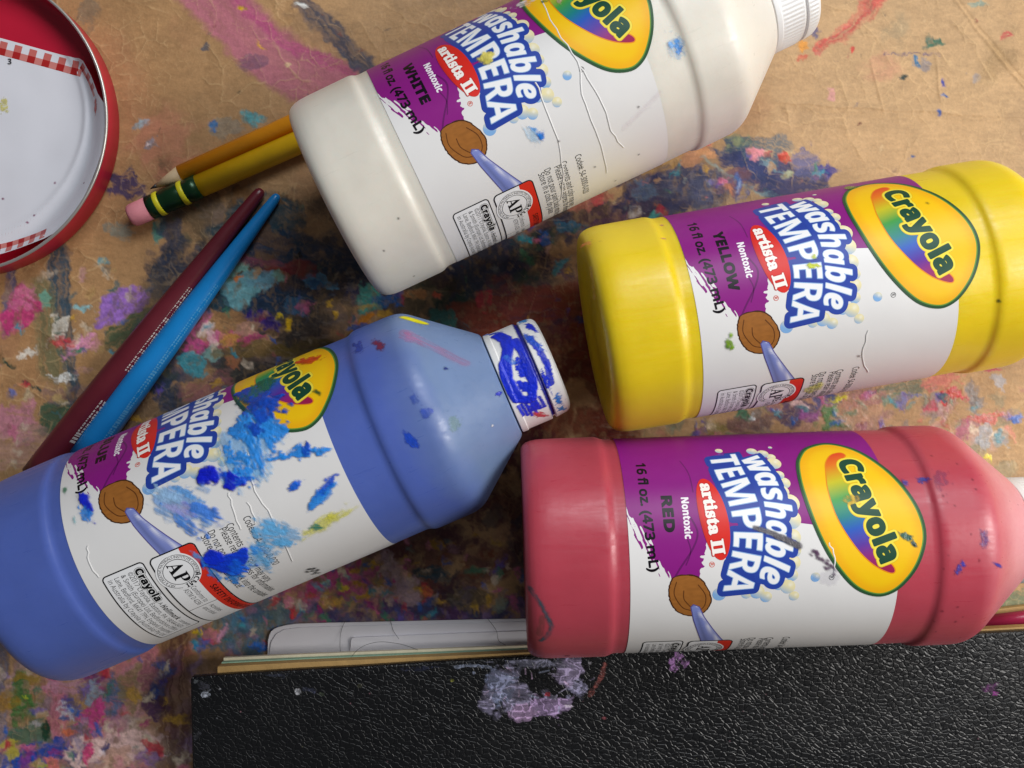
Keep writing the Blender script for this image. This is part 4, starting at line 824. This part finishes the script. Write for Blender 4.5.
    D(42, 124.8, 4, 2.0, 0, K, .9, .5, .5); D(50, 125.2, 4.2, 1.3, 20, (214, 70, 84), .85, .5, .6); D(-20, 121.5, 5, .9, 30, (30, 70, 200), .85, .5)
    S([(-24, 128.6), (60, 128.9)], 1.2, (8, 18, 130), .98, .05, .2); S([(0, 130.6), (10, 131.8), (20, 132.3), (32, 131.2)], 1.8, K, .96, .2, .4, .08); D(3, 131, 6, 1.2, 10, (30, 90, 214), .85, .5, .5); D(-22, 131, 5, 1.4, 0, (60, 150, 226), .9, .5, .4); D(-8, 132.4, 5, .9, 10, K, .95, .5)
    D(44, 131.6, 4, 1.1, 0, (30, 120, 216), .9, .6, .4); D(54, 131.4, 3.4, 1.2, 0, (50, 140, 220), .85, .6, .4); D(30, 129.9, 6, .7, 0, K, .95, .5)
bottle('paint_bottle', 'paint bottle of red tempera, coral red body beside the black leather cover', 2, 29.6, 49.1, .98, 31.5, 0, 'RED', M_red, M_cap, sm_red, [[(-4, 54), (0, 55.4), (4, 55)]])
bottle('paint_bottle', 'paint bottle of yellow tempera with its bare yellow base turned to the camera', 9.8, 52.1, -11.2, .965, 30.5, 0, 'YELLOW', M_yel, M_cap, sm_yel, [[(14, 47), (22, 46), (30, 49)]], base_h=-26.0)
bottle('paint_bottle', 'paint bottle of white tempera, cream white body lying across the ends of two pencils', 25.5, 1.0, -71.4, .953, 30.66, -3, 'WHITE', M_whi, M_cap, sm_whi, [[(-23.4, 54.6), (-8.2, 53.1), (2.8, 54.3), (13.9, 51.7), (23.7, 52.3), (38.1, 52.0)], [(4.4, 54.3), (12.8, 56.2), (24.0, 56.4), (31, 59)], [(3.0, 41.2), (13.7, 41.1), (26.3, 39.8), (40.7, 36.9)]], base_h=-26.9)
bottle('paint_bottle', 'paint bottle of blue tempera with blue smears over its white label and flip cap', 23, -125.5, -1.06, 1.035, 31.28, -37.5, 'BLUE', M_blu, M_cap, sm_blu, [[(10.6, 51.7), (17.6, 49.8), (24.9, 50.5), (34.8, 50.6), (45.3, 48.9)], [(18.7, 43.2), (23.4, 42.7), (29, 42)], [(23, 47), (29, 46.4)], [(17, 4.6), (21, 3.4), (26, 3.8)]], ribs=False)

# ================================================================== PENCILS AND HANDLES
def rod(name, stations, m, parent, p0, u, sides=48, hexy=False, closed=True, col=None):
    """stations: (distance along, radius, centre height) in mm; runs from p0 along unit vector u"""
    V = []; F = []; nrm = np.array([-u[1], u[0]])
    for L, r, z in stations:
        c = np.array(p0) + u * L
        for j in range(sides):
            t = 2 * math.pi * (j + .5) / sides
            rr = r
            if hexy:
                ph = (t + math.pi / 6) % (math.pi / 3) - math.pi / 6; rr = r * min(1.0, .905 / math.cos(ph))
            V.append(((c[0] + nrm[0] * rr * math.cos(t)) * MM, (c[1] + nrm[1] * rr * math.cos(t)) * MM, (z + rr * math.sin(t)) * MM))
    n = len(stations)
    for i in range(n - 1):
        for j in range(sides): k = (j + 1) % sides; F.append((i * sides + j, i * sides + k, (i + 1) * sides + k, (i + 1) * sides + j))
    F.append(tuple(range(sides - 1, -1, -1))); F.append(tuple((n - 1) * sides + j for j in range(sides)))
    o = mesh(name, V, F, m); 
    if parent: o.parent = parent; o.matrix_parent_inverse = parent.matrix_basis.inverted()
    return o
M_or = mottled('orange_pencil_paint', (255, 164, 22), .35, .07, 120, .1, 500); M_ye = mottled('yellow_pencil_paint', (250, 196, 20), .35, .1, 120, .1, 500)
M_wood = mottled('bare_cedar', (206, 178, 140), .6, .12, 300, .3, 900); M_lead = mat('graphite', (40, 40, 44), .4); M_gr = mat('green_ferrule_metal', (24, 62, 34), .3, Metallic=.4)
M_yb = mat('yellow_band', (226, 214, 40), .35); M_er = mottled('pink_eraser_rubber', (226, 140, 150), .7, .08, 200, .3, 700); M_mar = mottled('maroon_lacquer', (98, 28, 40), .32, .1, 90, .06, 300); M_bl = mottled('sky_blue_lacquer', (20, 132, 206), .32, .07, 90, .06, 300)
def dirn(a, b): d = np.array(b, float) - a; return d / np.linalg.norm(d)
def P2(px, py, z): v = T(px, py, z); return np.array([v.x, v.y]) / MM
a, b = P2(151, 188, 3.1), P2(295, 122.5, 3.1); u = dirn(a, b)
r_ = empty('pencil', (a[0] * MM, a[1] * MM, 0)); tag(r_, 'sharpened orange pencil, its bare wood point beside the tin', 'pencil')
bpy.context.view_layer.update()
rod('shaft', [(11.0, 3.05, 3.1), (140, 3.05, 3.1)], M_or, r_, a, u, 48); rod('sharpened_wood', [(2.0, .75, 3.0), (11.2, 3.0, 3.1)], M_wood, r_, a, u); rod('lead_tip', [(-.4, .15, 2.6), (2.1, .78, 3.0)], M_lead, r_, a, u)
a, b = P2(131, 216.3, 4.2), P2(301, 141.5, 4.0); u = dirn(a, b)
r_ = empty('pencil', (a[0] * MM, a[1] * MM, 0)); tag(r_, 'yellow pencil with pink eraser and green ferrule banded in yellow', 'pencil')
bpy.context.view_layer.update()
rod('shaft', [(24.0, 3.75, 4.2), (150, 3.75, 4.0)], M_ye, r_, a, u, 48)
fe = rod('ferrule', [(6.9, 4.0, 4.2), (9.6, 3.95, 4.2), (10, 3.75, 4.2), (13.2, 3.75, 4.2), (13.6, 4.0, 4.2), (15.6, 3.9, 4.2), (17.8, 4.0, 4.2), (18.2, 3.75, 4.2), (21, 3.75, 4.2), (21.4, 4.0, 4.2), (24.8, 4.0, 4.2)], M_gr, r_, a, u)
rod('eraser', [(-.2, 3.0, 4.1), (.3, 3.55, 4.1), (1.1, 3.8, 4.2), (7, 3.85, 4.2)], M_er, r_, a, u)
for L in (10.4, 19.2):
    o = rod('yellow_band', [(L - .9, 3.85, 4.2), (L - .6, 4.12, 4.2), (L + .6, 4.12, 4.2), (L + .9, 3.85, 4.2)], M_yb, r_, a, u)
cvp = Canvas(0, 0, 1, 1, .5)
def flat_patch(name, pts, z, m, parent):  # small irregular dried paint on a rod
    pass
def handle(label, m, p_thin, p_fat, rt, rf, ext, ticks, tickcol):
    a = P2(p_thin[0], p_thin[1], 5); b = P2(p_fat[0], p_fat[1], 6); u = dirn(a, b); L = np.linalg.norm(b - a)
    r = empty('paintbrush', (a[0] * MM, a[1] * MM, 0)); tag(r, label, 'paintbrush'); bpy.context.view_layer.update()
    st = [(-.3, rt * .3, rt), (.0, rt * .6, rt), (.8, rt * .88, rt), (2.2, rt, rt)]
    for t in (.15, .3, .45, .6, .8, 1.0): rr = rt + (rf - rt) * math.sin(t * math.pi / 2) ** 1.0; st.append((L * t, rr, rr + .1))
    st.append((L + ext, rf, rf + .1)); rod('handle', st, m, r, a, u)
    # small worn print along the handle
    V = []; F = []; nrm = np.array([-u[1], u[0]]); x = ticks[0]
    while x < ticks[1]:
        w = random.uniform(.35, .9); 
        if not (ticks[2] < x < ticks[3]):
            t = min(1, x / L); rr = rt + (rf - rt) * math.sin(t * math.pi / 2)
            for y0, y1 in ((.62, .86),) if random.random() < .6 else ((.62, .70), (.78, .86)):
                i = len(V)
                for dx_, yy in ((0, y0), (w, y0), (w, y1), (0, y1)):
                    th = math.asin(yy) * ticks[4]; c = a + u * (x + dx_) + nrm * (rr + .03) * math.sin(th); V.append((c[0] * MM, c[1] * MM, (rr + .1 + (rr + .03) * math.cos(th)) * MM))
                F.append((i, i + 1, i + 2, i + 3))
        x += w + random.uniform(.15, .5)
    o = mesh('worn_print', V, F, tickcol, False); o.parent = r; o.matrix_parent_inverse = r.matrix_basis.inverted()
    return r
M_tick = mat('silver_print', (206, 196, 186), .5); M_tick2 = mat('pale_blue_print', (90, 170, 220), .5)
handle('maroon tapered paintbrush handle lying left of the sky-blue one', M_mar, (259, 188), (46, 462), 1.9, 4.9, 6, (40, 104, 74, 86, 1), M_tick)
handle('sky-blue tapered paintbrush handle reaching under the blue bottle', M_bl, (275, 193), (96, 438), 1.6, 4.7, 8, (36, 108, 20, 21, 1), M_tick2)

# ================================================================== ROUND TIN
def tin():
    c0 = P2(-48, 119, 10); Rr = 50.6
    r = empty('round_tin', (c0[0] * MM, c0[1] * MM, 0)); tag(r, 'shallow round red tin with steel rim and gingham-edged paper inside', 'tin'); 
    M_rt = mottled('red_tin_paint', (204, 30, 60), .36, .04, 60, .0); M_st = mat('rolled_steel_rim', (206, 202, 196), .35, Metallic=.7)
    def ring(name, prof, m, n=160):
        V = []; F = []
        for x, z in prof:
            for j in range(n): t = 2 * math.pi * j / n; V.append((x * math.cos(t) * MM, x * math.sin(t) * MM, z * MM))
        for i in range(len(prof) - 1):
            for j in range(n): k = (j + 1) % n; F.append((i * n + j, i * n + k, (i + 1) * n + k, (i + 1) * n + j))
        return mesh(name, V, F, m, parent=r)
    ring('tin_wall', [(0.01, .25), (Rr - .8, .25), (Rr - .2, .6), (Rr - .2, 9.4)], M_rt)
    ring('inner_wall', [(0.01, 1.2), (Rr - 3.5, 1.2), (Rr - 1.4, 2.0), (Rr - .85, 9.5)], M_rt)
    ring('rim', [(Rr - .95, 9.2), (Rr - .9, 9.8), (Rr - .5, 10.0), (Rr - .1, 9.85), (Rr + .05, 9.5), (Rr - .1, 9.1)], M_st)
    # printed paper lying inside, cut with straight sides and curling up at the wall
    q = lambda px, py, z=3.: (P2(px, py, z) - c0)
    top = [q(-60, 22), q(0, 37), q(80, 59), q(86, 63), q(95, 78), q(103, 97)]
    bot = [q(52, 241), q(0, 256), q(-60, 262)]
    arc = []
    for t in np.linspace(0, 1, 14)[1:-1]:
        a0 = math.atan2(*(top[-1][::-1])); a1 = math.atan2(*(bot[0][::-1])); A_ = a0 + (a1 - a0) * t; rr = 49.0 + .25 * math.sin(t * 9); arc.append(np.array([rr * math.cos(A_), rr * math.sin(A_)]))
    poly = np.array(top + arc + bot + [np.array([-25., -30.]), np.array([-25., 25.])])
    X, Y = grid(-26, -48, 50, 40, .3); D = sdf_poly(poly, X, Y)
    D = np.maximum(D, np.hypot(X, Y) - 49.2)
    def up(s, h): rr = np.hypot(s, h); return 1.6 + 6.6 * ss(40.2, 49.4, rr) ** 1.3 + .5 * np.exp(-((rr - 39.6 - 2 * np.sin(np.arctan2(h, s) * 2)) / 1.1) ** 2)
    V, F = fill(X, Y, D, maxrun=4); n = vn(V[:, 0] / 9, V[:, 1] / 9, 3) * .25
    M_pp = mottled('white_printed_paper', (232, 232, 240), .45, .02, 60, .15, 120)
    pp = mesh('printed_paper', np.column_stack([V, up(V[:, 0], V[:, 1]) + n]) * MM, F, M_pp, parent=r)
    # gingham border as ink on the paper
    def border(edge, w, off, seg):
        P = cat(edge, 8); sg = np.linalg.norm(P[1:] - P[:-1], axis=1); L = np.concatenate([[0], np.cumsum(sg)]); V = []; F = []; Cc = []
        tn = np.gradient(P, axis=0); tn /= np.linalg.norm(tn, axis=1)[:, None]; nn = np.column_stack([tn[:, 1], -tn[:, 0]])
        def pt(l, y): 
            p = np.array([np.interp(l, L, P[:, 0]), np.interp(l, L, P[:, 1])]); g = np.array([np.interp(l, L, nn[:, 0]), np.interp(l, L, nn[:, 1])]); return p + g * y
        l = 0; k = 0
        while l + seg < L[-1]:
            for row in range(2):
                dark = (k % 2 == 0); c = ((178, 40, 40) if row == 1 else (206, 110, 104)) if dark else ((214, 132, 126) if row == 1 else (238, 232, 236))
                if row == 0 and not dark: continue
                for sub in range(3):
                    i = len(V); la, lb = l + seg * sub / 3, l + seg * (sub + 1) / 3
                    for ll, y in ((la, off + row * w / 2), (lb, off + row * w / 2), (lb, off + (row + 1) * w / 2), (la, off + (row + 1) * w / 2)):
                        p = pt(ll, y); V.append((p[0], p[1], up(p[0], p[1]) + vn(p[0] / 9, p[1] / 9, 3) * .25 + .06)); Cc.append(lin(c))
                    F.append((i, i + 1, i + 2, i + 3))
            l += seg; k += 1
        mesh('gingham_border', np.array(V) * MM, F, M_print, False, np.array(Cc), pp)
    border(top[:4], 4.6, .9, 2.55); border([top[3], top[4], top[5]], 2.0, .7, 2.0)
    border([bot[2], bot[1], bot[0]][::-1], 3.6, .6, 2.2)
    cvq = Canvas(-5, -40, 49, 20, .25); cvq.dab(q(2, 105)[0], q(2, 105)[1], 1.6, 2, 0, (226, 214, 60), .5, .5, .7)
    for s, h in ((33, 215), (26, 222), (53, 182), (1, 198), (86, 184)): cvq.dab(q(s, h)[0], q(s, h)[1], .35, .3, 0, (150, 60, 110), .8)
    cvq.dab(q(97, 108)[0], q(97, 108)[1], .6, 2.2, -8, (206, 70, 60), .8, .5, .2)
    yy, xx = np.mgrid[0:cvq.ny, 0:cvq.nx]; S = cvq.x0 + xx * cvq.dx; Hh = cvq.y0 + yy * cvq.dx
    al = cvq.a; keep = (al[:-1, :-1] > .02) | (al[1:, 1:] > .02)
    gridmesh('paint_specks', np.stack([S, Hh, up(S, Hh) + vn(S / 9, Hh / 9, 3) * .25 + .08], -1) * MM, M_smear, np.concatenate([cvq.rgb, al[..., None]], -1), keep, pp)
    p = q(6, 63); V, F = text_tris(sans('3'), None, 1.8, ((p[0], p[1]), (p[0] + 5, p[1]))); mesh('printed_numeral', np.column_stack([V, up(V[:, 0], V[:, 1]) + .4]) * MM, F, M_lead, False, parent=pp)
tin()

# ================================================================== BLACK LEATHER CASE, BOARDS AND LOOSE PAPER
def leather():
    m = mat('black_leatherette', (15, 15, 17), .42); q = N(m); tc = q.n('ShaderNodeTexCoord')
    mp = q.n('ShaderNodeMapping'); mp.inputs['Scale'].default_value = (1, 1.35, 1); mp.inputs['Rotation'].default_value = (0, 0, .6); q.l(tc.outputs['Object'], mp.inputs[0])
    dn = q.n('ShaderNodeTexNoise', i_Scale=160., i_Detail=2.); q.l(mp.outputs[0], dn.inputs['Vector'])
    mxv = q.n('ShaderNodeMix', data_type='VECTOR'); mxv.inputs[0].default_value = .0035; q.l(mp.outputs[0], mxv.inputs[4]); q.l(dn.outputs['Color'], mxv.inputs[5])
    vo = q.n('ShaderNodeTexVoronoi', feature='DISTANCE_TO_EDGE', i_Scale=520.); q.l(mxv.outputs[1], vo.inputs['Vector'])
    r1 = q.n('ShaderNodeMapRange', i_1=0., i_2=.16, i_3=0., i_4=1.); r1.interpolation_type = 'SMOOTHSTEP'; q.l(vo.outputs['Distance'], r1.inputs[0])
    v2 = q.n('ShaderNodeTexVoronoi', feature='DISTANCE_TO_EDGE', i_Scale=1150.); q.l(mxv.outputs[1], v2.inputs['Vector'])
    r2 = q.n('ShaderNodeMapRange', i_1=0., i_2=.2, i_3=0., i_4=.08); r2.interpolation_type = 'SMOOTHSTEP'; q.l(v2.outputs['Distance'], r2.inputs[0])
    a1 = q.n('ShaderNodeMath', operation='ADD'); q.l(r1.outputs[0], a1.inputs[0]); q.l(r2.outputs[0], a1.inputs[1])
    wn = q.n('ShaderNodeTexNoise', i_Scale=220., i_Detail=2.); q.l(mp.outputs[0], wn.inputs['Vector'])
    ad = q.n('ShaderNodeMath', operation='MULTIPLY_ADD', i_1=1.2); q.l(wn.outputs['Fac'], ad.inputs[0]); q.l(a1.outputs[0], ad.inputs[2])
    bp = q.n('ShaderNodeBump', i_Strength=.5, i_Distance=.00028); q.l(ad.outputs[0], bp.inputs['Height']); q.l(bp.outputs[0], q.b.inputs['Normal'])
    n3 = q.n('ShaderNodeTexNoise', i_Scale=30., i_Detail=4.); q.l(tc.outputs['Object'], n3.inputs['Vector'])
    r3 = q.n('ShaderNodeMapRange', i_1=.3, i_2=.7, i_3=.32, i_4=.44); q.l(n3.outputs['Fac'], r3.inputs[0]); q.l(r3.outputs[0], q.b.inputs['Roughness'])
    return m
def slab(name, outline, z0, z1, m, parent=None, bev=.6, zfun=None):
    """extruded outline (mm) with a small rounded top edge"""
    P = np.array(outline, float); n = len(P); c = P.mean(0)
    prev = np.roll(P, 1, 0); nxt = np.roll(P, -1, 0); t = nxt - prev; t /= np.linalg.norm(t, axis=1)[:, None]; nr = np.column_stack([t[:, 1], -t[:, 0]])
    if ((P - c) * nr).sum() < 0: nr = -nr
    V = []; F = []
    for ins, z in ((0, z0), (0, z1 - bev), (bev * .3, z1 - bev * .3), (bev, z1)):
        for i in range(n): x, y = P[i] - nr[i] * ins; V.append((x * MM, y * MM, (z + (zfun(x, y) if zfun else 0)) * MM))
    for k in range(3):
        for i in range(n): j = (i + 1) % n; F.append((k * n + i, k * n + j, (k + 1) * n + j, (k + 1) * n + i))
    F.append(tuple(3 * n + i for i in range(n))); F.append(tuple(range(n - 1, -1, -1)))
    o = mesh(name, V, F, m, False)
    if parent: o.parent = parent; o.matrix_parent_inverse = parent.matrix_basis.inverted()
    return o
def edge_pts(pl, z): return [tuple(P2(x, y, z)) for x, y in pl]
Z1 = 18.
back = empty('leather_case', (P2(190, 683, Z1)[0] * MM, P2(190, 683, Z1)[1] * MM, 0)); tag(back, 'black grained leather case with lilac paint crust on its cover', 'case'); bpy.context.view_layer.update()
ML = leather()
front = [(190, 680), (192, 676.8), (300, 669.8), (355, 667), (420, 662.8), (537, 656), (700, 648), (860, 640), (1024, 631), (1180, 624)]
body = front + [(1180, 930), (193, 930), (192, 768)]
slab('cover', edge_pts(body, Z1), Z1 - 2.2, Z1, ML, back, .7)
M_cr = mottled('cream_board_edge', (214, 204, 178), .7, .08, 200, .3, 900); M_mi = mottled('mint_board_edge', (150, 186, 160), .7, .08, 200, .3, 900); M_tan = mottled('tan_board_edge', (176, 142, 88), .7, .1, 200, .3, 900)
M_wp = mottled('white_paper', (226, 224, 230), .5, .02, 60, .1, 150)
def layer(name, x0, oa, ob, z0, z1, m):  # one board of the stack, its long edge stepping out from under the cover
    zt = z1; off = oa; pl = [(x0, 700 - off), (x0 + .5, 679 - off * .9)] + [(x, np.interp(x, [190, 300, 420, 537, 700, 1024, 1180], [677, 669.8, 662.8, 656, 648, 631, 624]) - np.interp(x, [217, 530, 900], [oa, ob, min(4 + ob * .1, ob)])) for x in (300, 420, 537, 700, 860, 1024, 1170)] + [(1170, 900), (x0, 900)]
    pl[1] = (x0 + .5, np.interp(x0, [190, 300], [677, 669.8]) - off)
    slab(name, edge_pts(pl, zt), z0, z1, m, back, .15)
layer('tan_board', 217, 8.5, 4, 12.2, 15.4, M_tan); layer('mint_board', 221, 12.5, 7, 10.2, 12.0, M_mi); layer('cream_board', 223, 17, 11, 8.6, 10.0, M_cr)
slab('back_cover', edge_pts([(228, 692), (1180, 636), (1180, 930), (228, 930)], 6), 5.6, 8.4, ML, back, .5)
# dried paint on the cover
cvb = Canvas(185, 620, 1010, 780, .5); D, S = cvb.dab, cvb.stroke
for (x, y, a_, b_, g, c_, o_, st) in ((512, 690, 27, 24, 10, (186, 178, 214), .8, .6), (500, 685, 16, 20, 0, (160, 170, 206), .7, .8), (545, 706, 24, 12, -10, (206, 176, 226), .9, .5), (520, 712, 12, 8, 0, (222, 186, 232), .9, .3), (570, 672, 15, 16, 0, (206, 190, 232), .9, .5), (575, 690, 10, 9, 30, (190, 186, 224), .8, .7), (535, 663, 34, 5, 0, (190, 190, 220), .6, .8)):
    D(x, y, a_, b_, g, c_, o_, .5, st, .1, thick=.5)
D(545, 682, 14, 8, 20, (24, 24, 26), .96, .5, .2); D(534, 676, 9, 9, 0, (24, 24, 26), .9, .6, .3)
for k in range(30):
    x = random.uniform(488, 590); y = random.uniform(662, 715); t = random.uniform(0, 3.14); L_ = random.uniform(6, 22)
    if (x - 538) ** 2 + ((y - 690) * 1.6) ** 2 < 50 ** 2: S([(x, y), (x + L_ * math.cos(t) * .6, y + L_ * math.sin(t) * .6 * random.uniform(.3, 1))], random.uniform(.8, 1.8), random.choice([(214, 206, 236), (190, 200, 230), (232, 200, 236)]), .8, .4, .5)
S([(455, 667), (470, 665), (490, 667)], 3, (170, 180, 206), .8, .6, .8); D(474, 673, 1.6, 1.6, 0, (180, 190, 220)); D(548, 694, 3, 2, 0, (206, 50, 70), .95); S([(605, 664), (602, 675), (590, 695)], 4.5, (190, 110, 104), .75, .7, .8); D(604, 718, 2, 1.4, 0, (206, 110, 120), .9)
for x, y in ((672, 662), (680, 658), (684, 664), (677, 656), (674, 667)): D(x, y, 4.2, 3.4, 0, (206, 150, 220), .85, .6, .4, thick=.4)
D(298, 691.5, 3.2, 3.2, 0, (190, 190, 196), .9, .1, 0); D(298, 691.5, 1.6, 1.6, 0, (130, 130, 136), .9); D(309, 690, 6, 2.2, 10, (90, 94, 120), .6, .6, .6); D(278, 675, 10, 2.5, 0, (90, 96, 116), .6, .7, .8); D(322, 694, 3, 2, 0, (100, 110, 90), .5); D(206, 694, 5, 3, -20, (190, 196, 210), .9, .7, .7); D(220, 689, 1, 1, 0, (190, 190, 196)); D(203, 685, 6, 4, 20, (80, 80, 90), .5, .8, .8); D(198, 735, 3, 6, 30, (84, 84, 90), .5, .5, .6); D(196, 681, 2, 2, 0, (150, 156, 160), .7)
D(990, 688, 8, 5, 0, (140, 70, 140), .4, .7, .6); D(996, 693, 3, 2, 0, (160, 60, 150), .6, .5); D(452, 680, 1.8, 1.4, 0, (150, 150, 60), .7); D(360, 686, 3, 2.4, 0, (90, 90, 70), .4); D(420, 668, 16, 2, -3, (60, 64, 90), .6, .7, .7); D(590, 663, 1.5, 1.5, 0, (230, 226, 236)); D(568, 706, 5, 1.6, 0, (230, 216, 236), .9, .6)
for k in range(40): D(random.uniform(195, 1000), random.uniform(690, 775), random.uniform(.5, .9), None, 0, random.choice([(120, 120, 126), (150, 110, 120), (110, 110, 90)]), .6)
yy, xx = np.mgrid[0:cvb.ny, 0:cvb.nx]; X = cvb.x0 + xx * cvb.dx; Y = cvb.y0 + yy * cvb.dx; kz = (300 - Z1) / 890.
al = cvb.a * (Y > np.interp(X, [190, 300, 420, 537, 700, 1024], [677, 669.8, 662.8, 656, 648, 631]) + 2.6) * (.35 + .65 * (1 - ss(.05, .22, np.abs(fbm(X / 7 + 2 * fbm(X / 12, Y / 12, 8, 2), Y / 6, 4, 3)))))
keep = (al[:-1, :-1] > .02) | (al[1:, 1:] > .02)
PB = np.stack([(X - 512) * kz, (384 - Y) * kz, np.full(X.shape, Z1 + .08) + .35 * cvb.h], -1) * MM; CB = np.concatenate([cvb.rgb, al[..., None]], -1); big, rest = patches(keep)
for nm_, k_ in [('dried_paint', b_) for b_ in big] + [('paint_flecks', rest)]:
    o = gridmesh(nm_, PB, M_smear, CB, k_); o.parent = back; o.matrix_parent_inverse = back.matrix_basis.inverted()
# green sliver of paint on the board edge
# loose white card with a rounded corner, humped in the middle
def sheet(name, outline, zf, m, dx=.8, label=None, cat_='paper', th=.35):
    P = np.array([tuple(P2(x, y, 3)) for x, y in outline]); X, Y = grid(P[:, 0].min() - 1, P[:, 1].min() - 1, P[:, 0].max() + 1, P[:, 1].max() + 1, dx); D = sdf_poly(P, X, Y)
    V, F = fill(X, Y, D, maxrun=1); n = len(V); z = zf(V[:, 0], V[:, 1])
    cnt = {}
    for f in F:
        for k in range(len(f)): e = (f[k], f[(k + 1) % len(f)]); cnt[(min(e), max(e))] = cnt.get((min(e), max(e)), 0) + 1; 
    V3 = np.vstack([np.column_stack([V, z + th]), np.column_stack([V, z])]) * MM
    F3 = list(F) + [tuple(i + n for i in f[::-1]) for f in F]
    for f in F:
        for k in range(len(f)):
            a_, b_ = f[k], f[(k + 1) % len(f)]
            if cnt[(min(a_, b_), max(a_, b_))] == 1: F3.append((b_, a_, a_ + n, b_ + n))
    o = mesh(name, V3, F3, m, False); tag(o, label, cat_); return o
def card(outline, z0, z1, m, label, cat_):
    P = [tuple(P2(x, y, z1)) for x, y in outline]; tag(slab('paper_sheet', P, z0, z1, m, None, .08), label, cat_)
card([(267, 692), (267.5, 650), (268, 640), (269.2, 635), (271, 631.5), (274, 629), (278, 627.2), (286, 625.2), (296, 623.8), (330, 622.8), (420, 621), (530, 618.5), (712, 612), (720, 692)], .3, .8, M_wp, 'white paper sheet with rounded corner poking out from the case', 'paper')
card([(268.5, 692), (269, 655), (271, 642), (276, 634), (284, 629.5), (300, 627.4), (420, 624.2), (530, 621.5), (700, 615), (710, 692)], .9, 1.2, M_wp, 'second white sheet stacked just inside the rounded one', 'paper')
card([(350, 650), (351, 640.2), (352.5, 637.8), (440, 634.2), (530, 630.8), (700, 622), (700, 690), (351, 690)], 1.3, 2.3, M_wp, 'narrow white card edge lying on the rounded paper sheet', 'card')
# two stray hairs
def hair(pts, label):
    P = cat([tuple(P2(x, y, z)) + (z,) for x, y, z in pts], 8); V = []; F = []; n = 5
    for i, p in enumerate(P):
        t = P[min(i + 1, len(P) - 1)] - P[max(i - 1, 0)]; t /= np.linalg.norm(t) + 1e-9; a_ = np.cross(t, [0, 0, 1.]); a_ /= np.linalg.norm(a_) + 1e-9; b_ = np.cross(t, a_)
        for j in range(n): q_ = p + .07 * (a_ * math.cos(j * 1.2566) + b_ * math.sin(j * 1.2566)); V.append(q_ * MM)
    for i in range(len(P) - 1):
        for j in range(n): k = (j + 1) % n; F.append((i * n + j, i * n + k, (i + 1) * n + k, (i + 1) * n + j))
    tag(mesh('hair', V, F, M_lead), label, 'hair')
hair([(345, 621, 1.5), (341, 632, 1.8), (340, 645, 4), (341, 659, 12.2)], 'fine dark hair hanging over the left end of the boards')
hair([(390, 618, 1.3), (393, 630, 1.6), (399, 639, 6)], 'short dark hair lying across the middle of the white sheet')
hair([(348, 661, 13.2), (360, 648, 9), (378, 642, 6.5), (400, 644, 7), (418, 650, 10.9)], 'dark hair looped in an arc over the boards')
hair([(487, 618, 1.3), (496, 630, 1.7), (499, 641, 6.2), (508, 646, 9)], 'dark hair curling beside the base of the red bottle')
# pencil in the gap behind the red bottle
a, b = P2(940, 629, 5), P2(1024, 618.5, 5); u = dirn(a, b)
M_mg = mottled('magenta_lacquer', (160, 34, 72), .25, .08, 90)
o = rod('pencil', [(0, 2.6, 5.0), (70, 2.6, 5.0)], M_mg, None, a, u, 48); tag(o, 'magenta pencil wedged between the red bottle and the leather case', 'pencil')
sheet('wood_strip', [(960, 614), (1180, 589), (1180, 640), (960, 640)], lambda x, y: 0 * x + .3, M_tan, 2., 'thin tan wooden strip under the magenta pencil', 'wood strip', 2.0)

# ================================================================== LIGHT, WORLD, CAMERA
w = bpy.data.worlds.new('World'); sc.world = w; w.use_nodes = True
w.node_tree.nodes['Background'].inputs[0].default_value = (.86, .93, 1.0, 1); w.node_tree.nodes['Background'].inputs[1].default_value = .085
def area(name, loc, target, size, sy, power, col):
    l = bpy.data.lights.new(name, 'AREA'); l.shape = 'RECTANGLE'; l.size = size; l.size_y = sy; l.energy = power; l.color = col
    o = bpy.data.objects.new(name, l); C.objects.link(o); o.location = loc
    o.rotation_euler = (Vector(target) - Vector(loc)).to_track_quat('-Z', 'Y').to_euler(); return o
area('window_light', (.62, .03, .50), (.0, .0, 0), .28, .32, 4.9, (1, .97, .93))
area('room_light', (.28, .63, .74), (-.02, 0, 0), .5, .4, 5.4, (.92, .96, 1))
cam = bpy.data.cameras.new('camera'); cam.sensor_width = 36; cam.lens = 36 * 890 / 1024.; cam.clip_start = .01; cam.clip_end = 10
co = bpy.data.objects.new('camera', cam); C.objects.link(co); co.location = (0, 0, .3); sc.camera = co
sc.view_settings.view_transform = 'Standard'; sc.view_settings.look = 'None'; sc.view_settings.exposure = -.06; sc.view_settings.gamma = 1
sc.render.engine = 'CYCLES'; sc.cycles.max_bounces = 8; sc.cycles.transparent_max_bounces = 16
